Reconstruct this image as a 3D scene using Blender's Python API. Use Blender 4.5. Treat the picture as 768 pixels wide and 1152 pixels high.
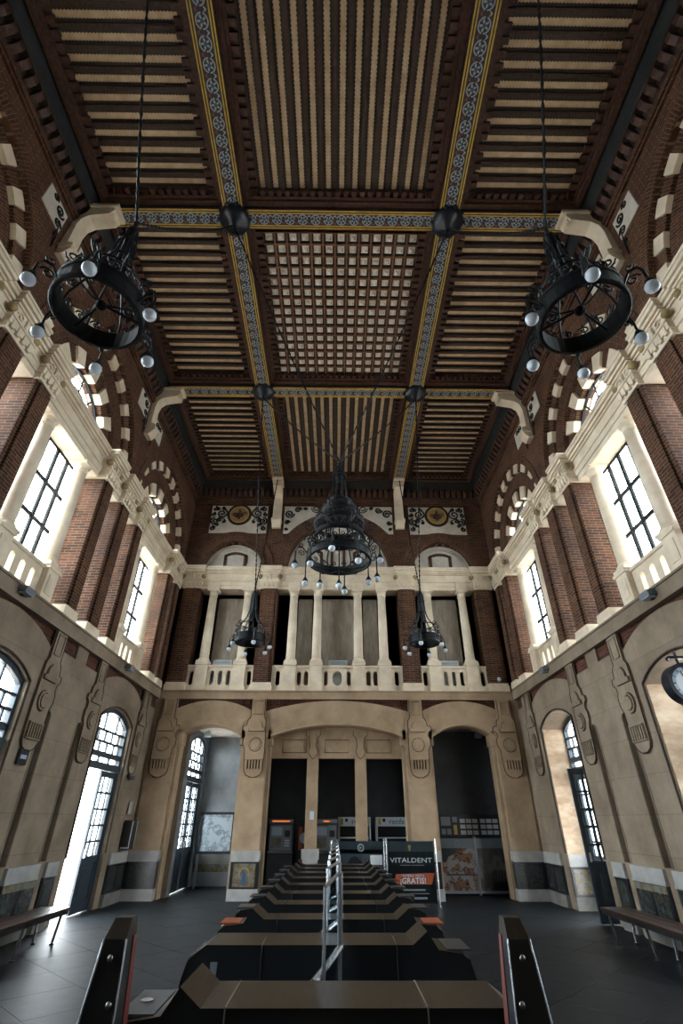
import bpy, bmesh, math, random
from mathutils import Vector, Matrix
random.seed(7)
for o in list(bpy.data.objects):
    bpy.data.objects.remove(o)
S = bpy.context.scene
COL = S.collection
PI = math.pi

# ------------------------------------------------------------------ camera
def setup_camera():
    f, p, y, r = 545.7409, math.radians(32.428), math.radians(.594), math.radians(-.117)
    r0 = Vector((math.cos(y), -math.sin(y), 0)); f0 = Vector((math.sin(y), math.cos(y), 0)); z = Vector((0, 0, 1))
    F = f0*math.cos(p) + z*math.sin(p); U0 = -f0*math.sin(p) + z*math.cos(p)
    R = r0*math.cos(r) - U0*math.sin(r); U = r0*math.sin(r) + U0*math.cos(r)
    cd = bpy.data.cameras.new('camera'); cd.sensor_fit = 'VERTICAL'; cd.sensor_height = 36; cd.sensor_width = 24
    cd.lens = f/1152*36; cd.clip_start = .02; cd.clip_end = 300
    c = bpy.data.objects.new('camera', cd); COL.objects.link(c)
    m = Matrix((R, U, -F)).transposed().to_4x4(); m.translation = Vector((-.04, 0, 1.71))
    c.matrix_world = m; S.camera = c
setup_camera()

# ------------------------------------------------------------------ daylight and exposure
SKY = 11.0
S.view_settings.view_transform = 'Standard'; S.view_settings.look = 'None'; S.view_settings.gamma = 1.0
S.view_settings.use_curve_mapping = False
S.view_settings.exposure = 1.05
w = bpy.data.worlds.new('overcast_sky'); S.world = w; w.use_nodes = True
bg = w.node_tree.nodes['Background']; bg.inputs[0].default_value = (.88, .95, 1.0, 1); bg.inputs[1].default_value = SKY
wn = w.node_tree.nodes; wl = w.node_tree.links                        # thin overcast, the sun behind it stands on the street side
tc = wn.new('ShaderNodeTexCoord'); sx_ = wn.new('ShaderNodeSeparateXYZ'); mr = wn.new('ShaderNodeMapRange')
mr.inputs['From Min'].default_value = -1; mr.inputs['From Max'].default_value = 1; mr.inputs['To Min'].default_value = SKY*1.35; mr.inputs['To Max'].default_value = SKY*.72
wl.new(tc.outputs['Generated'], sx_.inputs[0]); wl.new(sx_.outputs[0], mr.inputs['Value']); wl.new(mr.outputs[0], bg.inputs[1])

def portal(loc, rot, sx, sy):           # a portal guides the sky's light through an opening, it gives none itself
    l = bpy.data.lights.new('daylight_portal', 'AREA'); l.shape = 'RECTANGLE'; l.size = sx; l.size_y = sy
    l.cycles.is_portal = True
    o = bpy.data.objects.new('daylight_portal', l); o.location = loc; o.rotation_euler = rot; COL.objects.link(o)

BAYS = (2.8, 7.9, 13.0)
for sg in (-1, 1):
    rot = (PI/2, 0, -sg*-PI/2)          # -Z of the lamp looks into the hall
    rot = (0, sg*PI/2, 0)
    for c in BAYS:
        portal((sg*6.25, c, 6.75), rot, 3.4, 4.9)
        portal((sg*6.25, c, 9.85), rot, 1.3, 2.2)
        portal((sg*6.35, c, 2.0), rot, 4.1, 2.0)
portal((-4.75, 17.35, 2.0), (0, -PI/2, 0), 4.1, 2.0)

# ------------------------------------------------------------------ materials
MATS = {}
def new_mat(name):
    m = bpy.data.materials.new(name); m.use_nodes = True
    MATS[name] = m
    nt = m.node_tree
    return m, nt, nt.nodes['Principled BSDF'], nt.links
def N(nt, t, **k):
    n = nt.nodes.new(t)
    for a, v in k.items(): setattr(n, a, v)
    return n
def ramp(nt, stops):
    r = N(nt, 'ShaderNodeValToRGB'); e = r.color_ramp.elements
    while len(e) < len(stops): e.new(.5)
    for x, (p, c) in zip(e, stops):
        x.position = p; x.color = (c[0], c[1], c[2], 1)
    return r
def plain(name, c, rough=.6, metal=0, spec=.5):
    m, nt, b, L = new_mat(name)
    b.inputs['Base Color'].default_value = (*c, 1); b.inputs['Roughness'].default_value = rough
    b.inputs['Metallic'].default_value = metal; b.inputs['Specular IOR Level'].default_value = spec
    return m
def mottled(name, c1, c2, scale=3, rough=.7, bump=.15, bscale=40, metal=0, stretch=(1, 1, 1), spec=.4):
    m, nt, b, L = new_mat(name)
    g = N(nt, 'ShaderNodeNewGeometry'); mp = N(nt, 'ShaderNodeMapping'); mp.inputs['Scale'].default_value = stretch
    L.new(g.outputs['Position'], mp.inputs[0])
    n = N(nt, 'ShaderNodeTexNoise'); n.inputs['Scale'].default_value = scale; n.inputs['Detail'].default_value = 6; n.inputs['Roughness'].default_value = .62
    L.new(mp.outputs[0], n.inputs['Vector'])
    r = ramp(nt, [(.32, c1), (.68, c2)]); L.new(n.outputs['Fac'], r.inputs[0]); L.new(r.outputs[0], b.inputs['Base Color'])
    n2 = N(nt, 'ShaderNodeTexNoise'); n2.inputs['Scale'].default_value = bscale; n2.inputs['Detail'].default_value = 4
    L.new(mp.outputs[0], n2.inputs['Vector'])
    bp = N(nt, 'ShaderNodeBump'); bp.inputs['Strength'].default_value = bump; bp.inputs['Distance'].default_value = .01
    L.new(n2.outputs['Fac'], bp.inputs['Height']); L.new(bp.outputs[0], b.inputs['Normal'])
    b.inputs['Roughness'].default_value = rough; b.inputs['Metallic'].default_value = metal; b.inputs['Specular IOR Level'].default_value = spec
    return m
def bricks(name, uv=False, c1=(.102, .041, .019), c2=(.046, .019, .011), mortar=(.165, .120, .088), bw=.25, rh=.066, ms=.0065):
    m, nt, b, L = new_mat(name)
    if uv:
        t = N(nt, 'ShaderNodeTexCoord'); vec = t.outputs['UV']
    else:
        g = N(nt, 'ShaderNodeNewGeometry'); sp = N(nt, 'ShaderNodeSeparateXYZ'); L.new(g.outputs['Position'], sp.inputs[0])
        a = N(nt, 'ShaderNodeMath', operation='ADD'); L.new(sp.outputs[0], a.inputs[0]); L.new(sp.outputs[1], a.inputs[1])
        cb = N(nt, 'ShaderNodeCombineXYZ'); L.new(a.outputs[0], cb.inputs[0]); L.new(sp.outputs[2], cb.inputs[1]); vec = cb.outputs[0]
    br = N(nt, 'ShaderNodeTexBrick'); br.inputs['Scale'].default_value = 1; br.inputs['Brick Width'].default_value = bw
    br.inputs['Row Height'].default_value = rh; br.inputs['Mortar Size'].default_value = ms; br.inputs['Mortar Smooth'].default_value = .2
    br.inputs['Color1'].default_value = (*c1, 1); br.inputs['Color2'].default_value = (*c2, 1); br.inputs['Mortar'].default_value = (*mortar, 1)
    L.new(vec, br.inputs['Vector'])
    g2 = N(nt, 'ShaderNodeNewGeometry'); n = N(nt, 'ShaderNodeTexNoise'); n.inputs['Scale'].default_value = 1.7; n.inputs['Detail'].default_value = 5
    L.new(g2.outputs['Position'], n.inputs['Vector'])
    r = ramp(nt, [(.3, (.72, .68, .66)), (.7, (1.25, 1.2, 1.12))]); L.new(n.outputs['Fac'], r.inputs[0])
    mx = N(nt, 'ShaderNodeMix', data_type='RGBA', blend_type='MULTIPLY'); mx.inputs['Factor'].default_value = 1
    L.new(br.outputs['Color'], mx.inputs['A']); L.new(r.outputs[0], mx.inputs['B']); L.new(mx.outputs['Result'], b.inputs['Base Color'])
    bp = N(nt, 'ShaderNodeBump', invert=True); bp.inputs['Strength'].default_value = .8; bp.inputs['Distance'].default_value = .006
    L.new(br.outputs['Fac'], bp.inputs['Height']); L.new(bp.outputs[0], b.inputs['Normal'])
    b.inputs['Roughness'].default_value = .85; b.inputs['Specular IOR Level'].default_value = .25
    return m
def glass(name, tint=(.93, .96, .97), gl=.06):
    m, nt, b, L = new_mat(name); nt.nodes.remove(b)
    t = N(nt, 'ShaderNodeBsdfTransparent'); t.inputs[0].default_value = (*tint, 1)
    g = N(nt, 'ShaderNodeBsdfGlossy'); g.inputs['Roughness'].default_value = .03
    lw = N(nt, 'ShaderNodeLayerWeight'); lw.inputs[0].default_value = .12
    mm = N(nt, 'ShaderNodeMath', operation='MULTIPLY_ADD'); mm.inputs[1].default_value = .5; mm.inputs[2].default_value = gl*.4
    L.new(lw.outputs['Fresnel'], mm.inputs[0])
    x = N(nt, 'ShaderNodeMixShader'); L.new(mm.outputs[0], x.inputs[0]); L.new(t.outputs[0], x.inputs[1]); L.new(g.outputs[0], x.inputs[2])
    L.new(x.outputs[0], nt.nodes['Material Output'].inputs[0])
    return m
def ceramic(name, stops, scale=9):
    m, nt, b, L = new_mat(name)
    g = N(nt, 'ShaderNodeNewGeometry')
    v = N(nt, 'ShaderNodeTexVoronoi'); v.inputs['Scale'].default_value = scale; v.feature = 'SMOOTH_F1'
    n = N(nt, 'ShaderNodeTexNoise'); n.inputs['Scale'].default_value = scale*.7; n.inputs['Detail'].default_value = 3; n.inputs['Distortion'].default_value = 2.5
    L.new(g.outputs['Position'], n.inputs['Vector']); L.new(n.outputs['Color'], v.inputs['Vector'])
    L.new(g.outputs['Position'], v.inputs['Vector'])
    a = N(nt, 'ShaderNodeMath', operation='ADD'); L.new(v.outputs['Distance'], a.inputs[0]); L.new(n.outputs['Fac'], a.inputs[1])
    r = ramp(nt, stops); L.new(a.outputs[0], r.inputs[0]); L.new(r.outputs[0], b.inputs['Base Color'])
    b.inputs['Roughness'].default_value = .25
    return m

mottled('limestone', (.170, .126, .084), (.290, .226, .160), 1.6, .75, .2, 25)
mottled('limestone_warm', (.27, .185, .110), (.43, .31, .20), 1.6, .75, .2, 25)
mottled('limestone_lit_reveal', (.30, .18, .10), (.58, .44, .31), 1.9, .75, .2, 25, stretch=(1, 1, 2.2))  # paler limestone copy; the daylight on the door reveals is in its colour
mottled('cream_stone', (.60, .49, .36), (.80, .69, .53), 2.2, .7, .15, 30)
mottled('gold_stone', (.20, .14, .06), (.36, .26, .12), 5, .6, .3, 40)
mottled('pale_band', (.27, .265, .255), (.40, .385, .365), 3, .6, .1, 30)
mottled('plinth_stone', (.12, .115, .105), (.23, .215, .19), 3, .6, .15, 30)
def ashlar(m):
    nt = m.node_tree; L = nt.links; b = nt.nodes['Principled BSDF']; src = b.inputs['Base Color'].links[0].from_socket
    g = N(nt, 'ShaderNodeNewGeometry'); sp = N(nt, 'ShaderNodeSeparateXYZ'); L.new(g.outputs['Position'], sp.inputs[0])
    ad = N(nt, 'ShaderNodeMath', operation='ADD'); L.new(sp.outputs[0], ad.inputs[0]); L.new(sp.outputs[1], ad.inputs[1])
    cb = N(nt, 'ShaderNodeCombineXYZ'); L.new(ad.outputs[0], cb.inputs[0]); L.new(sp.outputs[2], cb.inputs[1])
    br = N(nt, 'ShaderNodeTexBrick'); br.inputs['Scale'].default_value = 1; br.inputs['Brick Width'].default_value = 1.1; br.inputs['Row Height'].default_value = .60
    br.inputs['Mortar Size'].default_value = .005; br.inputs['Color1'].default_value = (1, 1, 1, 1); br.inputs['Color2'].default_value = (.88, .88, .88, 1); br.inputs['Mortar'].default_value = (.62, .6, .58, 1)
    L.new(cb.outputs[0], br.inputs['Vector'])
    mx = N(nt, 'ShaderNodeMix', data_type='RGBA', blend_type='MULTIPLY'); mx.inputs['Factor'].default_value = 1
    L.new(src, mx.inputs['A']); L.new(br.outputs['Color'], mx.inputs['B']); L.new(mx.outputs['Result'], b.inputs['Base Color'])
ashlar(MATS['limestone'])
bricks('brick'); bricks('brick_arch', uv=True)
bricks('brick_dark', c1=(.10, .03, .018), c2=(.05, .018, .012), mortar=(.09, .065, .05))
mottled('dark_wood', (.018, .011, .008), (.05, .028, .018), 6, .6, .3, 60)
mottled('carved_wood', (.030, .012, .008), (.105, .045, .027), 14, .6, .4, 80)
mottled('teal_wood', (.005, .007, .008), (.016, .019, .019), 6, .6, .2, 60)
mottled('joist_brown', (.022, .014, .010), (.075, .045, .028), 18, .65, .3, 80)
mottled('ceiling_board', (.52, .36, .20), (.76, .57, .37), 5, .7, .1, 50)
mottled('gold_paint', (.42, .25, .03), (.66, .44, .09), 9, .45, .1, 60)
mottled('beam_ground', (.018, .016, .020), (.045, .035, .035), 12, .5, .1, 60)
plain('motif_pale', (.30, .34, .39), .5); plain('motif_blue', (.03, .075, .15), .5); plain('motif_red', (.18, .045, .04), .5)
mottled('coffer_frame', (.12, .055, .026), (.26, .125, .06), 16, .6, .2, 70)
mottled('coffer_back', (.02, .014, .012), (.05, .032, .024), 16, .6, .2, 70)
mottled('stud_pale', (.66, .60, .52), (.86, .81, .73), 22, .5, .1, 70)
mottled('iron', (.004, .005, .006), (.012, .014, .016), 20, .5, .25, 90, spec=.18)
plain('milk_glass', (.60, .67, .74), .12)
mottled('plaster_pale', (.50, .45, .38), (.68, .63, .55), 3, .8, .05, 30)
mottled('plaster_grey', (.17, .18, .19), (.25, .26, .27), 2, .7, .05, 30)
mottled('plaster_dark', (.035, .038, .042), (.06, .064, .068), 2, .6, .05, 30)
mottled('panel_grey', (.25, .21, .165), (.42, .36, .29), 3, .75, .1, 20, stretch=(3, 3, .7))
mottled('slate', (.005, .0065, .008), (.014, .0175, .021), 5, .52, .12, 30, spec=.15)
mottled('slate_joint', (.04, .045, .05), (.10, .105, .11), 9, .5, .1, 30)
plain('window_bar', (.005, .007, .009), .6, 0, .2)
plain('groove_shade', (.045, .030, .020), .9, 0, .1)  # dark colour standing in for the shade in carved grooves
mottled('door_paint', (.020, .030, .040), (.040, .055, .070), 7, .4, .1, 40)
glass('pane_glass'); glass('screen_glass', (.80, .85, .87), .1)
m, nt, b, L = new_mat('flap_glass'); nt.nodes.remove(b); t_ = N(nt, 'ShaderNodeBsdfTransparent'); t_.inputs[0].default_value = (.86, .90, .92, 1); g_ = N(nt, 'ShaderNodeBsdfGlossy'); g_.inputs['Roughness'].default_value = .1; x_ = N(nt, 'ShaderNodeMixShader'); x_.inputs[0].default_value = .025; L.new(t_.outputs[0], x_.inputs[1]); L.new(g_.outputs[0], x_.inputs[2]); L.new(x_.outputs[0], nt.nodes['Material Output'].inputs[0])
mottled('pavement', (.42, .36, .32), (.55, .48, .43), 2, .8, .1, 20)
mottled('brown_tint_metal', (.030, .021, .014), (.060, .044, .030), 7, .33, .05, 60, metal=.6, stretch=(6, 1, 1))  # gate tops are steel; the ceiling's brown reflection is put into the colour
plain('gate_black', (.012, .014, .016), .3); plain('steel', (.55, .57, .60), .25, 1); plain('orange_sign', (.27, .055, .02), .45)
plain('tray_dark', (.03, .034, .038), .35); plain('red_strip', (.13, .016, .010), .5)
mottled('seat_wood', (.022, .010, .008), (.055, .022, .015), 8, .3, .1, 60, stretch=(1, .2, 1))
plain('white_plastic', (.50, .55, .59), .35); plain('grey_plastic', (.16, .18, .20), .4); plain('black_plastic', (.012, .014, .017), .3)
plain('ink_white', (.50, .54, .56), .5); plain('ink_grey', (.17, .19, .205), .5); plain('paper_dark', (.022, .028, .033), .3)
plain('strip_grey', (.10, .12, .13), .3); plain('clock_face', (.52, .58, .62), .3); plain('clock_ring', (.30, .37, .46), .3); plain('navy_metal', (.006, .010, .018), .3)
ceramic('tile_ceramic', [(.45, (.004, .006, .009)), (.64, (.016, .028, .04)), (.76, (.075, .052, .012)), (.84, (.007, .011, .016)), (1.0, (.04, .046, .046))], 10)
ceramic('tile_yellow', [(.45, (.012, .018, .03)), (.62, (.26, .155, .02)), (.74, (.05, .09, .13)), (.86, (.20, .13, .03)), (1.0, (.16, .16, .14))], 10)
ceramic('map_print', [(.5, (.22, .26, .29)), (.66, (.40, .45, .48)), (.78, (.17, .21, .24)), (.92, (.38, .43, .46))], 4)
ceramic('poster_warm', [(.45, (.012, .008, .007)), (.62, (.13, .045, .02)), (.78, (.20, .12, .07)), (.9, (.06, .02, .012)), (1.0, (.22, .20, .19))], 6)
ceramic('poster_grey', [(.45, (.07, .066, .06)), (.7, (.13, .125, .115)), (.9, (.06, .055, .05))], 2)
m, nt, b, L = new_mat('amber_display'); b.inputs['Base Color'].default_value = (.5, .1, .02, 1)
b.inputs['Emission Color'].default_value = (1, .25, .05, 1); b.inputs['Emission Strength'].default_value = .35
m, nt, b, L = new_mat('lamp_white'); b.inputs['Base Color'].default_value = (.8, .85, .9, 1)

# ------------------------------------------------------------------ building helpers
ORG = {}
class MB:
    def __init__(s): s.F = []
    def face(s, pts, m=0, uv=None): s.F.append((pts, m, uv))
    def hexa(s, p, m=0):                     # 8 points: bottom ring 0-3, top ring 4-7
        for q in ((0, 1, 2, 3), (4, 5, 6, 7), (0, 1, 5, 4), (1, 2, 6, 5), (2, 3, 7, 6), (3, 0, 4, 7)):
            s.face([p[i] for i in q], m)
    def box(s, x0, x1, y0, y1, z0, z1, m=0):
        s.hexa([(x0, y0, z0), (x1, y0, z0), (x1, y1, z0), (x0, y1, z0), (x0, y0, z1), (x1, y0, z1), (x1, y1, z1), (x0, y1, z1)], m)
    def fbox(s, fr, s0, s1, d0, d1, z0, z1, m=0):
        s.hexa([fr(s0, d0, z0), fr(s1, d0, z0), fr(s1, d1, z0), fr(s0, d1, z0), fr(s0, d0, z1), fr(s1, d0, z1), fr(s1, d1, z1), fr(s0, d1, z1)], m)
    def prism(s, a, b, m=0, cap=True):       # two matching rings of points
        n = len(a)
        for i in range(n): s.face([a[i], a[(i+1) % n], b[(i+1) % n], b[i]], m)
        if cap: s.face(list(a), m); s.face(list(b)[::-1], m)
    def lathe(s, prof, c=(0, 0, 0), n=16, m=0, close=False):
        R = []
        for r, z in prof:
            R.append([(c[0]+r*math.cos(2*PI*k/n), c[1]+r*math.sin(2*PI*k/n), c[2]+z) for k in range(n)])
        idx = range(len(R)) if close else range(len(R)-1)
        for i in idx:
            A, B = R[i], R[(i+1) % len(R)]
            for k in range(n):
                q = [A[k], A[(k+1) % n], B[(k+1) % n], B[k]]
                q2 = []
                for v in q:
                    if not q2 or (Vector(v)-Vector(q2[-1])).length > 1e-6: q2.append(v)
                if len(q2) > 2 and (Vector(q2[0])-Vector(q2[-1])).length < 1e-6: q2.pop()
                if len(q2) > 2: s.face(q2, m)
        if not close:
            if prof[0][0] > 1e-6: s.face(R[0][::-1], m)
            if prof[-1][0] > 1e-6: s.face(R[-1], m)
    def tube(s, pts, r, n=6, m=0):
        pts = [Vector(p) for p in pts]; rings = []
        up = None
        for i, p in enumerate(pts):
            t = (pts[min(i+1, len(pts)-1)]-pts[max(i-1, 0)]).normalized()
            if up is None or abs(up.dot(t)) > .98: up = Vector((0, 0, 1)) if abs(t.z) < .9 else Vector((1, 0, 0))
            a = t.cross(up).normalized(); b2 = t.cross(a).normalized(); up = -b2 if False else up
            rr = r[i] if isinstance(r, (list, tuple)) else r
            rings.append([tuple(p+a*rr*math.cos(2*PI*k/n)+b2*rr*math.sin(2*PI*k/n)) for k in range(n)])
        for A, B in zip(rings, rings[1:]):
            for k in range(n): s.face([A[k], A[(k+1) % n], B[(k+1) % n], B[k]], m)
        s.face(rings[0][::-1], m); s.face(rings[-1], m)
    def ball(s, c, r, n=10, m=0, sq=1):
        s.lathe([(r*math.sin(PI*i/8), -r*sq*math.cos(PI*i/8)) for i in range(9)], c, n, m)
    def sector(s, fr, c, z0, r0, r1, d0, d1, a0, a1, n=4, m=0):   # a solid piece of an arch ring
        for i in range(n):
            A = a0+(a1-a0)*i/n; B = a0+(a1-a0)*(i+1)/n
            P = lambda r, a, d: fr(c+r*math.cos(a), d, z0+r*math.sin(a))
            la, lb = A*r1, B*r1
            s.face([P(r0, A, d0), P(r1, A, d0), P(r1, B, d0), P(r0, B, d0)], m, [(r0, la), (r1, la), (r1, lb), (r0, lb)])
            s.face([P(r0, A, d1), P(r0, B, d1), P(r1, B, d1), P(r1, A, d1)], m, [(r0, la), (r0, lb), (r1, lb), (r1, la)])
            s.face([P(r0, A, d0), P(r0, B, d0), P(r0, B, d1), P(r0, A, d1)], m, [(d0, la), (d0, lb), (d1, lb), (d1, la)])
            s.face([P(r1, A, d0), P(r1, A, d1), P(r1, B, d1), P(r1, B, d0)], m, [(d0, la), (d1, la), (d1, lb), (d0, lb)])
        for a in (a0, a1):
            s.face([P(r0, a, d0), P(r1, a, d0), P(r1, a, d1), P(r0, a, d1)], m, [(r0, d0), (r1, d0), (r1, d1), (r0, d1)])
    def holed(s, fr, s0, s1, z0, z1, d0, d1, c, hw, lo, hi, n=12, m=0, back=True):   # slab with one arched or pill-shaped opening
        top = z1 if callable(z1) else (lambda x: z1)
        xs = [s0]+[c+hw*math.sin(-PI/2+PI*i/n) for i in range(n+1)]+[s1]
        for i in range(len(xs)-1):
            a, b2 = xs[i], xs[i+1]
            if b2-a < 1e-6: continue
            solid = i == 0 or i == len(xs)-2
            if solid:
                if s1-s0 > 2*hw+.3 and callable(z1):
                    k = 5
                else: k = 1
                parts = [(a+(b2-a)*j/k, a+(b2-a)*(j+1)/k) for j in range(k)]
                for p, q in parts:
                    s.hexa([fr(p, d0, z0), fr(q, d0, z0), fr(q, d1, z0), fr(p, d1, z0), fr(p, d0, top(p)), fr(q, d0, top(q)), fr(q, d1, top(q)), fr(p, d1, top(p))], m)
            else:
                s.hexa([fr(a, d0, hi(a)), fr(b2, d0, hi(b2)), fr(b2, d1, hi(b2)), fr(a, d1, hi(a)), fr(a, d0, top(a)), fr(b2, d0, top(b2)), fr(b2, d1, top(b2)), fr(a, d1, top(a))], m)
                if lo is not None:
                    s.hexa([fr(a, d0, z0), fr(b2, d0, z0), fr(b2, d1, z0), fr(a, d1, z0), fr(a, d0, lo(a)), fr(b2, d0, lo(b2)), fr(b2, d1, lo(b2)), fr(a, d1, lo(a))], m)
    def mesh(s, name, mats, org=(0, 0, 0), smooth=False, interior=True):
        bm = bmesh.new(); uvl = bm.loops.layers.uv.new('uv'); cache = {}
        for pts, mi, uv in s.F:
            vs = []
            for p in pts:
                k = (round(p[0]-org[0], 5), round(p[1]-org[1], 5), round(p[2]-org[2], 5))
                v = cache.get(k)
                if v is None: v = cache[k] = bm.verts.new(k)
                vs.append(v)
            if len(set(vs)) < len(vs):
                u = []
                for v in vs:
                    if v not in u: u.append(v)
                vs = u; uv = None
                if len(vs) < 3: continue
            try: f = bm.faces.new(vs)
            except ValueError: continue
            f.material_index = mi; f.smooth = smooth
            if uv:
                for l, q in zip(f.loops, uv): l[uvl].uv = q
        bmesh.ops.recalc_face_normals(bm, faces=bm.faces[:])
        me = bpy.data.meshes.new(name)
        if not isinstance(mats, (list, tuple)): mats = [mats]
        for q in mats: me.materials.append(MATS[q])
        bm.to_mesh(me); bm.free()
        return me
    def build(s, name, mats, parent=None, smooth=False):
        org = ORG.get(parent.name, (0, 0, 0)) if parent else (0, 0, 0)
        me = s.mesh(name, mats, org, smooth)
        return link(name, me, parent)
def link(name, me, parent=None, loc=None, rot=None):
    o = bpy.data.objects.new(name, me); COL.objects.link(o)
    if parent:
        o.parent = parent; ORG[o.name] = ORG.get(parent.name, (0, 0, 0))
        if loc is not None:
            q = ORG[o.name]; o.location = (loc[0]-q[0], loc[1]-q[1], loc[2]-q[2])
    elif loc is not None: o.location = loc
    if rot: o.rotation_euler = rot
    return o
def tag(o, label, cat, group=None, kind=None):
    o['label'] = label; o['category'] = cat
    if group: o['group'] = group
    if kind: o['kind'] = kind
    return o
def thing(name, label, cat, loc=(0, 0, 0), group=None, kind=None):
    o = bpy.data.objects.new(name, None); COL.objects.link(o); o.location = loc; o.empty_display_size = .1
    ORG[o.name] = tuple(loc); tag(o, label, cat, group, kind)
    return o
def copy_tree(o, parent=None):
    c = o.copy(); COL.objects.link(c); c.parent = parent
    for ch in list(o.children): copy_tree(ch, c)
    return c
def onebox(name, mat, parent, *a):
    b = MB(); b.box(*a); return b.build(name, mat, parent)
def text_mesh(txt, size, name, mat, parent, loc, rot, extrude=.002, align='CENTER', bold=False, sx=1):
    cu = bpy.data.curves.new(name, 'FONT'); cu.body = txt; cu.size = size; cu.extrude = extrude; cu.align_x = align; cu.align_y = 'CENTER'
    cu.resolution_u = 2
    if bold: cu.offset = size*.018
    t = bpy.data.objects.new(name, cu); COL.objects.link(t)
    dg = bpy.context.evaluated_depsgraph_get()
    me = bpy.data.meshes.new_from_object(t.evaluated_get(dg)); me.name = name
    bpy.data.objects.remove(t); me.materials.clear(); me.materials.append(MATS[mat])
    if sx != 1:
        for v in me.vertices: v.co.x *= sx
    return link(name, me, parent, loc, rot)

XW, YB = 5.45, 15.5
FL = lambda s, d, z: (-(XW+d), s, z)
FR = lambda s, d, z: (XW+d, s, z)
FB = lambda s, d, z: (s, YB+d, z)
Y0 = -2.4                                    # the hall goes on a little behind the camera

# ------------------------------------------------------------------ floor
def clip(poly, x0, x1, y0, y1):
    for ax, v, sg in ((0, x0, 1), (0, x1, -1), (1, y0, 1), (1, y1, -1)):
        out = []
        for i in range(len(poly)):
            a, b2 = poly[i], poly[(i+1) % len(poly)]
            ia, ib = (a[ax]-v)*sg >= 0, (b2[ax]-v)*sg >= 0
            if ia: out.append(a)
            if ia != ib:
                t = (v-a[ax])/(b2[ax]-a[ax]); out.append((a[0]+t*(b2[0]-a[0]), a[1]+t*(b2[1]-a[1])))
        poly = out
        if not poly: break
    return poly
def make_floor():
    fl = thing('floor', 'dark slate floor of large diagonal slabs', 'floor', kind='structure')
    onebox('floor_bed', 'slate_joint', fl, -6.05, 6.05, Y0-.1, 18.7, -.08, -.004)
    h = 1.257; g = .004
    k0 = 4.97
    for i in range(-14, 16):
        for j in range(-10, 22):
            # diagonal axes: u = x + y, v = y - x ; one joint runs through u = 4.97
            u0, v0 = k0+i*h, j*h
            P = lambda u, v: ((u-v)/2, (u+v)/2)
            poly = clip([P(u0+g, v0+g), P(u0+h-g, v0+g), P(u0+h-g, v0+h-g), P(u0+g, v0+h-g)], -6.0, 6.0, Y0, 18.6)
            if len(poly) < 3: continue
            ar = abs(sum(poly[q][0]*poly[(q+1) % len(poly)][1]-poly[(q+1) % len(poly)][0]*poly[q][1] for q in range(len(poly))))/2
            if ar < .01: continue
            b = MB(); dz = random.uniform(-.0008, .0008)
            b.prism([(x, y, -.006) for x, y in poly], [(x, y, dz) for x, y in poly]); b.build('floor_slab', 'slate', fl)
make_floor()
for sg, nm in ((-1, 'west'), (1, 'east')):
    o = onebox('pavement', 'pavement', None, min(sg*6.05, sg*40), max(sg*6.05, sg*40), -30, 50, -.12, -.02)
    tag(o, 'pale paving outside the street doors' if sg < 0 else 'pale paving outside the right-hand doors', 'pavement', kind='structure')

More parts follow.
